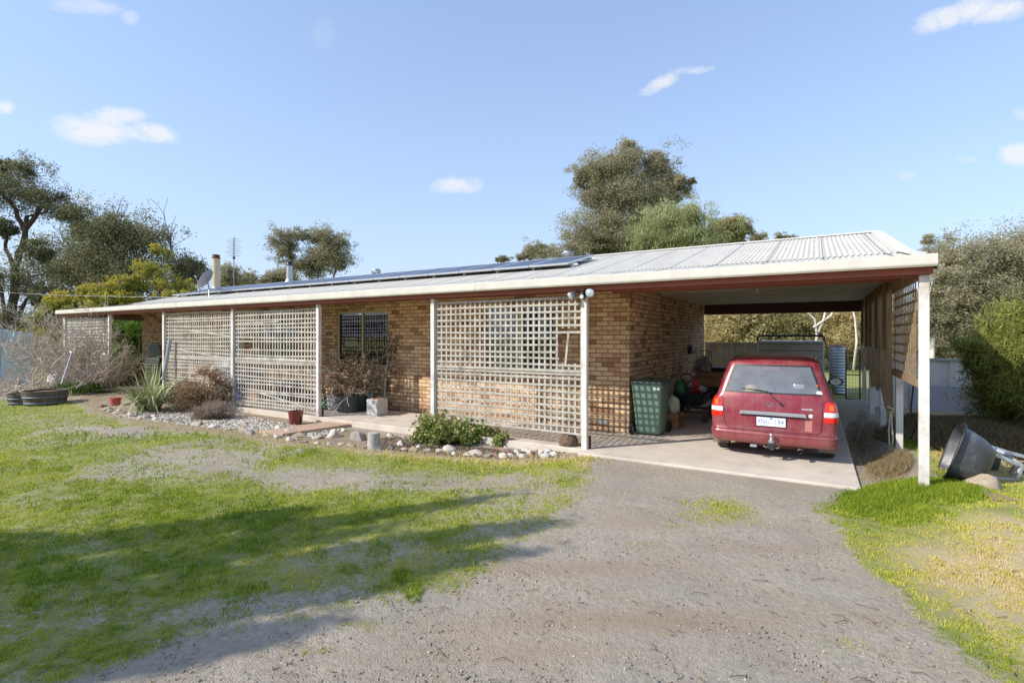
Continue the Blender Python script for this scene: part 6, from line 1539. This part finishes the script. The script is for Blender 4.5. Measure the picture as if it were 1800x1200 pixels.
tree('gum_tree', 'brownish bushy tree right of the pepper tree above the roof', 'tree', 38, [(1262,410,28,20),(1290,402,22,16),(1245,425,24,20),(1285,425,30,16)], (1265,620), 'olive', 'grey', 40, 620, .2, .06, .3, .35, .15)
tree('gum_tree', 'tiny treetop peeping over the middle of the carport ridge', 'tree', 60, [(1335,418,14,9),(1380,417,18,6)], (1340,620), 'gum', 'grey', 12, 220, .25, .08, .3, .4, .15)
tree('gum_tree', 'row of small treetops left of the largest gum above the solar panels', 'tree', 55, [(945,442,22,12),(970,440,14,10),(885,453,14,5),(920,448,14,7)], (940,620), 'gum', 'grey', 26, 300, .24, .08, .3, .4, .15)
# through the carport
for i, (D_, lobes, base, mt, lab, cl, bk) in enumerate([
    (27, [(1265,560,36,40),(1290,590,34,34),(1255,600,30,30),(1300,545,30,30)], (1275,640), 'straw', 'straw-coloured creeper-covered bush filling the near brick side of the carport view', 80, 'grey'),
    (26, [(1370,560,34,34),(1350,590,30,26),(1395,580,30,28)], (1372,640), 'olive', 'darker olive bush behind the grey canopy', 60, 'grey'),
    (29, [(1430,560,36,36),(1410,600,26,26)], (1425,640), 'straw', 'dry twiggy grey-tan bush above the canopy end', 60, 'white'),
    (28, [(1490,570,34,40),(1510,600,34,34),(1470,610,26,24)], (1492,640), 'straw', 'pale dry tan shrub behind the mesh gate', 70, 'white'),
    (31, [(1320,570,50,50),(1440,550,60,45),(1520,550,60,45),(1260,530,60,40)], (1400,640), 'olive', 'wide olive thicket closing the view at the back of the carport', 120, 'grey')]):
    tree('bush', lab, 'bush', D_, lobes, base, mt, bk, cl, 620, .15, .045, .35, .36, .1, fill=.25, group='dry bushes behind the carport')
m = MB()
for (pts) in ([(1428,640),(1436,590),(1432,560),(1418,548),(1405,530)],[(1436,590),(1448,560),(1455,530)],[(1500,650),(1506,600),(1503,560),(1498,540)],[(1430,575),(1460,555),(1475,530)]):
    m.tube([at_d(a, b, 24) for a, b in pts], [.06-.010*i for i in range(len(pts))], 7)
tag(m.build('gum_tree', BK['white'], None, smooth='all'), 'bare white gum limbs slanting up behind the canopy roof rack', 'tree', 'trees beyond the yard')
tree('bush', 'dark undergrowth behind the blue tarpaulin at the foot of the left gum', 'bush', 31, [(20,600,60,40),(80,610,50,34),(130,600,50,40),(-40,600,60,50)], (60,650), 'gumdark', 'dark', 60, 620, .16, .05, .2, .4, .1, fill=.3)
tree('bush', 'long low bank of scrub beyond the yard behind the pale fence', 'bush', 36, [(1560,600,50,34),(1640,600,60,34),(1720,600,60,40),(1800,600,70,40)], (1660,650), 'olive', 'grey', 70, 520, .2, .06, .2, .4, .1, fill=.3)
# right side
tree('gum_tree', 'big grey-green gum mass filling the right side beyond the pale fence', 'tree', 27,
     [(1735,450,60,40,1.1),(1690,510,50,48),(1760,520,66,60),(1830,450,80,60),(1700,570,56,40),(1780,590,70,50),(1660,560,36,50),(1850,560,90,90),(1680,470,24,22),(1640,610,40,40)], (1760,660), 'gum', 'grey', 190, 780, .14, .045, .4, .3, .35, fill=.4)
tree('gum_tree', 'slender sparse gum poking up just outside the carport roof end', 'tree', 38, [(1650,422,26,14,.7),(1635,440,16,16,.6),(1660,445,14,14,.5)], (1648,640), 'gum', 'grey', 20, 230, .18, .05, .3, .32, .1, [[(1650,640),(1650,500),(1648,450),(1652,425)]], fill=.2)
tree('gum_tree', 'pale-trunked gum with bare limbs left of the big gum mass', 'tree', 24, [(1640,520,22,34,.7),(1660,480,24,20,.5),(1625,560,22,26,.7)], (1640,650), 'gum', 'white', 40, 460, .13, .04, .4, .34, .12, [[(1636,660),(1640,590),(1650,540),(1672,500)],[(1640,590),(1630,540),(1640,490)]], fill=.3)
tree('bottlebrush_shrub', 'large yellow-green bottlebrush shrub with arching branches near the tipped wheelbarrow', 'shrub', 9.6,
     [(1795,620,46,44,1.2),(1830,600,56,66,1.3),(1756,632,34,30),(1805,690,50,50),(1850,680,70,80),(1768,680,34,36,.8),(1728,612,18,14,.5)], (1800,752), 'bottle', 'grey', 200, 420, .15, .016, -.2, .34, .07, fill=.2, curvy=.2, group='shrubs by the house', basez=-.05)
# small garden plants
def leafy(name, label, D_, lobes, base, mt, n, L_, W_, droop, clump, cs=.4, bk='twig', cat='shrub', fill=.2, tr=.012, grp='plants in the garden bed'):
    return tree(name, label, cat, D_, lobes, base, mt, bk, clump, n, L_, W_, droop, cs, tr, group=grp, basez=-.1, fill=fill)
Dp = lambda px, py, z=-.1: (CH-z)/((py-HY)/FPX)
leafy('russet_shrub', 'russet brown leggy shrub growing against the lattice by the lavender', Dp(350,722), [(345,690,34,26,1.2),(380,680,24,30),(320,690,24,26),(365,655,18,16,.7),(398,695,12,20),(345,710,40,14)], (350,722), 'nandina', 90, .055, .022, .1, 90, .3)
leafy('lavender_bush', 'low grey-mauve lavender mound in the pale gravel', Dp(375,735), [(375,722,32,14,1.3),(355,726,20,10),(395,726,20,10)], (375,736), 'lavender', 200, .05, .007, -.8, 60, .3)
leafy('geranium', 'light green geranium clump with reddish leaf edges in front of the large lattice panel', Dp(775,775), [(775,756,44,24,1.3),(825,760,34,18),(755,752,24,14),(850,768,24,14,.9),(740,768,16,12,.7),(800,770,40,12)], (785,780), 'geranium', 80, .055, .05, .1, 95, .3)
leafy('geranium', 'small geranium sprig beside the slab edge right of the main clump', Dp(880,782), [(884,768,10,9),(876,776,8,7)], (881,784), 'geranium', 50, .05, .045, .1, 12, .4)
def straps(name, label, px, py, n, Lm, w, spread, mat, z=-.1, up=.5, grp='plants in the garden bed', rad=.12, cat='plant', p=None):
    p = p or at_z(px, py, z); p.z = g1(p.x, p.y) if z < -.01 else p.z; t = thing(name, label, cat, tuple(p), grp)
    V = []; Fq_ = []; T = []; k = 0
    for i in range(n):
        a = rnd.random()*6.283; L_ = Lm*rnd.uniform(.55,1.1); out = spread*rnd.uniform(.25,1); b0 = p+Vector((math.cos(a)*rad*rnd.random(), math.sin(a)*rad*rnd.random(), 0)); a2 = a+rnd.uniform(-.3,.3)
        ww = w*rnd.uniform(.7,1.2); tn = rnd.random()*.75+.1; side = Vector((-math.sin(a2), math.cos(a2), 0)); bend = rnd.uniform(.4,1.4)
        N = 7
        for j in range(N+1):
            s = j/N; h = L_*(s*(1-up*out*.0) - bend*out*.75*s**2.4); r_ = L_*out*(s**1.4)*.85
            q = b0+Vector((math.cos(a2)*r_, math.sin(a2)*r_, max(h, .01))); wj = ww*(1-.9*s**2)*(.6+.4*min(1,s*4)); V += [q-side*wj/2, q+side*wj/2]; T += [tn+.1*s]*2
            if j < N: Fq_.append((k+2*j, k+2*j+1, k+2*j+3, k+2*j+2))
        k += 2*(N+1)
    fastmesh('leaves', np.array([tuple(v) for v in V]), np.array(Fq_), LM[mat], parent=t, attrs={'tone': np.clip(T,0,1)}); return t
straps('strappy_plant', 'large clump of arching grey-green sword-shaped leaves at the far end of the bed', 262, 722, 150, 1.15, .06, 1.25, 'strap', rad=.28)
straps('strappy_plant', 'upright taller shock of sword leaves rising behind the arching clump', 268, 708, 26, 1.3, .055, .45, 'strap', rad=.15)
straps('strappy_plant', 'dark green strappy clump between the two far lattice panels', 300, 712, 50, .7, .05, .8, 'green', rad=.25)
straps('agapanthus', 'dark green agapanthus clump along the foot of the end lattice', 172, 690, 70, .6, .045, .8, 'green', rad=.35, z=.0)
straps('agapanthus', 'shaded agapanthus clump next to the barrel planter', 132, 692, 70, .6, .045, .8, 'green', rad=.45, z=.0)
straps('agapanthus', 'dark leafy clump filling the gap between barrel planter and end lattice', 118, 690, 90, .55, .05, .9, 'green', rad=.6, z=.0)
straps('agapanthus', 'agapanthus leaves spilling over by the teal pot', 192, 684, 50, .7, .045, .8, 'strap', rad=.25, z=.0)
straps('bulb_plant', 'green bulb leaves sprouting from the half-barrel planter', 78, 680, 60, .3, .03, .7, 'green', rad=.4, p=BP1+Vector((0,0,.37)), grp='potted plants')
# bare twigs
def bare(name, label, p0, n, Lm, depth, spread, r0, bk='twig', cat='shrub', grp='bare plants', bias=(0,0,0), par=None, boxlim=None, seed=5):
    rr = random.Random(seed); t = thing(name, label, cat, tuple(p0), grp); m = MB()
    def grow(p, d, L_, r_, k):
        pts = [p]; q = p
        for i in range(4):
            d = (d+Vector((rr.gauss(0,.22),rr.gauss(0,.22),rr.gauss(0,.2)))+Vector(bias)*.15).normalized(); q = q+d*L_/4; pts.append(q)
        m.tube(pts, [max(.006, r_*(1-.12*i)) for i in range(5)], 4 if k < 2 else 3, cap=False)
        if k < depth:
            for _ in range(rr.randint(2,3)):
                i = rr.randint(1,4); nd = (d+Vector((rr.gauss(0,spread),rr.gauss(0,spread),rr.gauss(0,spread*.9)))).normalized(); grow(pts[i], nd, L_*rr.uniform(.5,.85), r_*.62, k+1)
    for _ in range(n):
        d = Vector((rr.gauss(0,spread),rr.gauss(0,spread),rr.uniform(.5,1))).normalized(); grow(p0+Vector((rr.uniform(-.1,.1),rr.uniform(-.1,.1),0)), d, Lm*rr.uniform(.7,1.2), r0, 0)
    m.build('branches', BK[bk], t, smooth='all'); return t, m
q = at_z(100, 682, .05); bare('bare_vine', 'tangled bare grey vine sprawling beside the barrel planter', q, 9, .95, 5, .75, .035, bias=(-.1,0,.1), seed=3)
q = at_y(150, 690, 7.0); q.z = 0; bare('bare_vine', 'leafless twiggy vine smothering the end lattice panel', q, 16, 1.25, 5, .6, .035, bias=(.1,0,.5), seed=8)
q = at_z(20, 672, .3); q = at_d(25, 690, 16.5); bare('bare_vine', 'dark bare bush in front of the blue tarpaulin', q, 8, .8, 4, .8, .03, seed=13)
q = at_y(100, 690, 7.8); q.z = 0.1; bare('bare_vine', 'bare twigs arching up past the outermost verandah post', q, 14, 1.35, 5, .6, .035, bias=(0,0,.5), seed=23)
q = at_y(190, 690, 7.3); q.z = 0.2; bare('bare_vine', 'bare vine stems curling round the second verandah post from the far end', q, 7, .8, 4, .7, .025, seed=33)
q = at_d(290, 620, 26); q.z = 1.2; bare('bare_tree', 'bare grey-branched sapling among the wattles', q, 5, 2.0, 4, .45, .05, cat='tree', grp='trees beyond the yard', seed=7)
q = at_d(205, 400, 34); bare('dead_branches', 'dead upright twigs topping the broad dark tree', q, 3, 1.4, 1, .12, .03, 'dark', 'branches', seed=9)
q = at_d(306, 450, 33); bare('dead_branches', 'thin dead leader standing above the far shoulder of the dark tree', q, 2, 2.0, 1, .1, .03, 'dark', 'branches', seed=10)
def deadplant(label, c, n, H, seed, dens=14):
    t, m = bare('dead_potted_plant', label, c, n, H, 3, .38, .013, 'twig', 'plant', 'potted plants', seed=seed)
    lf = Leafer(); P = np.array(m.v)[rs.randint(0, len(m.v), dens*90)]; P = P[P[:,2] > c.z+.15]; lf.add(P+rs.normal(size=P.shape)*.015, .09, .03, .1+.5*rs.rand(len(P)), .8); lf.build('dead_leaves', LM['nandina'], t)
p = at_y(612, 716, 8.35); p.z = 0
deadplant('dead brown shrub standing tall out of the charcoal tub', Vector((p.x+.05,p.y+.05,.36)), 8, .62, 2, 14); deadplant('withered stalks leaning over the rim of the pale grey tub', Vector((p.x-.3,p.y+.05,.3)), 5, .2, 4, 4)
p = at_y(645, 711, 8.65); p.z = 0; deadplant('dead brown twiggy shrub in the dark teal tub in front of the window', Vector((p.x,p.y,.4)), 8, .66, 6, 14)
# low mulch & pale gravel in bed
x, y, d = scatter_px(16000, 170, 620, 722, 775); b1 = sdf(x, y, poly([(200,724),(330,726),(420,728),(470,738),(520,745),(600,752),(560,765),(430,755),(300,742),(215,733)])); k = b1 > -.05; x, y = x[k], y[k]
pebbles('pale_gravel', x, y, .012+.022*rs.rand(len(x)), rs.rand(len(x)), M['bedstone'], 'pale crushed gravel filling the far half of the garden bed', 'gravel')
x, y, d = scatter_px(7000, 640, 1010, 765, 806); b1 = sdf(x, y, poly([(650,770),(700,765),(760,775),(900,790),(1000,795),(985,806),(860,803),(740,795),(660,785)])); k = b1 > 0; x, y = x[k], y[k]
pebbles('bark_mulch', x, y, .008+.018*rs.rand(len(x)), rs.rand(len(x))*.5, stone_mat('mulch', [(0, sr(70,52,40)), (.6, sr(130,104,80)), (1, sr(190,176,150))]), 'brown bark and soil crumbs under the geranium', 'mulch', flat=.4)
# straw fringe along the bed
x, y, d = scatter_px(26000, 120, 1050, 700, 825)
s_ = sdf(x, y, LAWN_L); k = (np.abs(s_) < .28*(.4+fbm(x,y,3,3,4)*1.2)) & (y > 4.6) & (y < 7.25) & (x < -2.9); x, y, d = x[k], y[k], d[k]
tag(blades('straw_fringe', x, y, .03+.05*rs.rand(len(x)), np.full(len(x), .008), .72+.25*rs.rand(len(x)), 1.4), 'dry straw-coloured grass fringe between lawn and garden edging', 'grass')
# clover tufts in lawn
def tufts(L_):
    X_, Y_, H_ = [], [], []
    for (px, py, rx, ry, n) in L_:
        c = at_z(px, py, -.1); e1 = at_z(px+rx, py, -.1)-c; e2 = at_z(px, py+ry, -.1)-c; a = rs.rand(n)*6.28; r = np.sqrt(rs.rand(n)); X_.append(c.x+e1.x*np.cos(a)*r+e2.x*np.sin(a)*r); Y_.append(c.y+e1.y*np.cos(a)*r+e2.y*np.sin(a)*r); H_.append(.025+.05*rs.rand(n)*(1.1-r))
    return map(np.concatenate, (X_, Y_, H_))
TL_ = []
for i in range(150):
    px = rnd.uniform(-20, 1040); py = 705+ (rnd.random()**1.6)*380
    c = at_z(px, py, -.1); g_, _, bb = masks(np.array([c.x]), np.array([c.y]))
    if g_[0] > .35 and c.y < 7: TL_.append((px, py, rnd.uniform(14,60), rnd.uniform(3,12)*(py-600)/150, 90))
x, y, h = tufts(TL_); tag(blades('clover_tufts', x, y, h, np.full(len(x), .010), .12+.25*rs.rand(len(x)), 1.1), 'darker green clover and weed tufts dotted through the lawn', 'weeds')
# trees behind the photographer's left whose crowns throw the streaky shade on the lawn
def shade_tree(label, bx, by, tr, seed):
    b = Vector((bx, by, g1(bx, by))); t = thing('gum_tree', label, 'tree', tuple(b), 'trees beyond the yard'); lf = Leafer(); wood = MB(); rr = random.Random(seed)
    hubs = [b+Vector((0,0,2.2)), b+Vector((.4,.3,3.2)), b+Vector((1.3,.8,4.0)), b+Vector((-1.2,.5,4.0)), b+Vector((2.8,1.2,4.6)), b+Vector((4.4,1.8,4.9))]
    wood.tube([b, b+Vector((.1,0,2)), hubs[0], hubs[1], hubs[2], hubs[4], hubs[5]], [tr, tr*.9, tr*.7, tr*.5, tr*.35, tr*.2, tr*.1], 10); wood.tube([hubs[0], hubs[3]], [tr*.5, tr*.25], 8)
    ST = [([(-150,985),(0,965),(330,925),(480,893)],36,11),([(-150,1030),(0,1010),(300,975),(520,940)],38,12),([(470,985),(640,965),(800,955),(900,948)],16,4),([(-100,1060),(150,1045),(350,1020),(600,990)],38,12),
          ([(-100,1110),(100,1100),(300,1078),(450,1055),(600,1035)],36,10),([(0,1185),(150,1168),(300,1150),(420,1128)],26,7),([(520,925),(640,905),(760,890)],9,3),([(560,1010),(680,1000),(780,1000)],9,3),([(-300,1000),(-150,1100),(0,1140)],36,16)]
    for line, n, sd in ST:
        for i in range(n):
            k = rr.random()**1.15*(len(line)-1); j = min(int(k), len(line)-2); f = k-j
            px = line[j][0]+(line[j+1][0]-line[j][0])*f; py = line[j][1]+(line[j+1][1]-line[j][1])*f+rr.gauss(0, sd*.55)
            g_ = at_z(px, py, -.1); z = rr.uniform(4.0, 5.4); q = g_ + SUNV/SUNV.z*(z+.1)
            h = min(hubs, key=lambda w: (w-q).length+max(0,w.z-q.z)*2); md = h.lerp(q,.55)+Vector((rr.gauss(0,.15),rr.gauss(0,.15),.25)); wood.tube([h, md, q], [.012,.009,.004], 3, cap=False)
            for _ in range(2):
                q2 = q+Vector((rr.gauss(0,.04),rr.gauss(0,.04),rr.gauss(0,.22))); nl = 190; pp = np.array(q2)+rs.normal(size=(nl,3))*np.array([.045,.045,.20]); lf.add(pp, .12, .045, rs.rand(nl), .6)
    wood.build('trunk', BK['grey'], t, smooth='all'); lf.build('crown', LM['gum'], t)
shade_tree('tall loose-crowned gum standing in the yard behind and left of the viewpoint, shading the lawn', -12.2, -3.6, .2, 4)
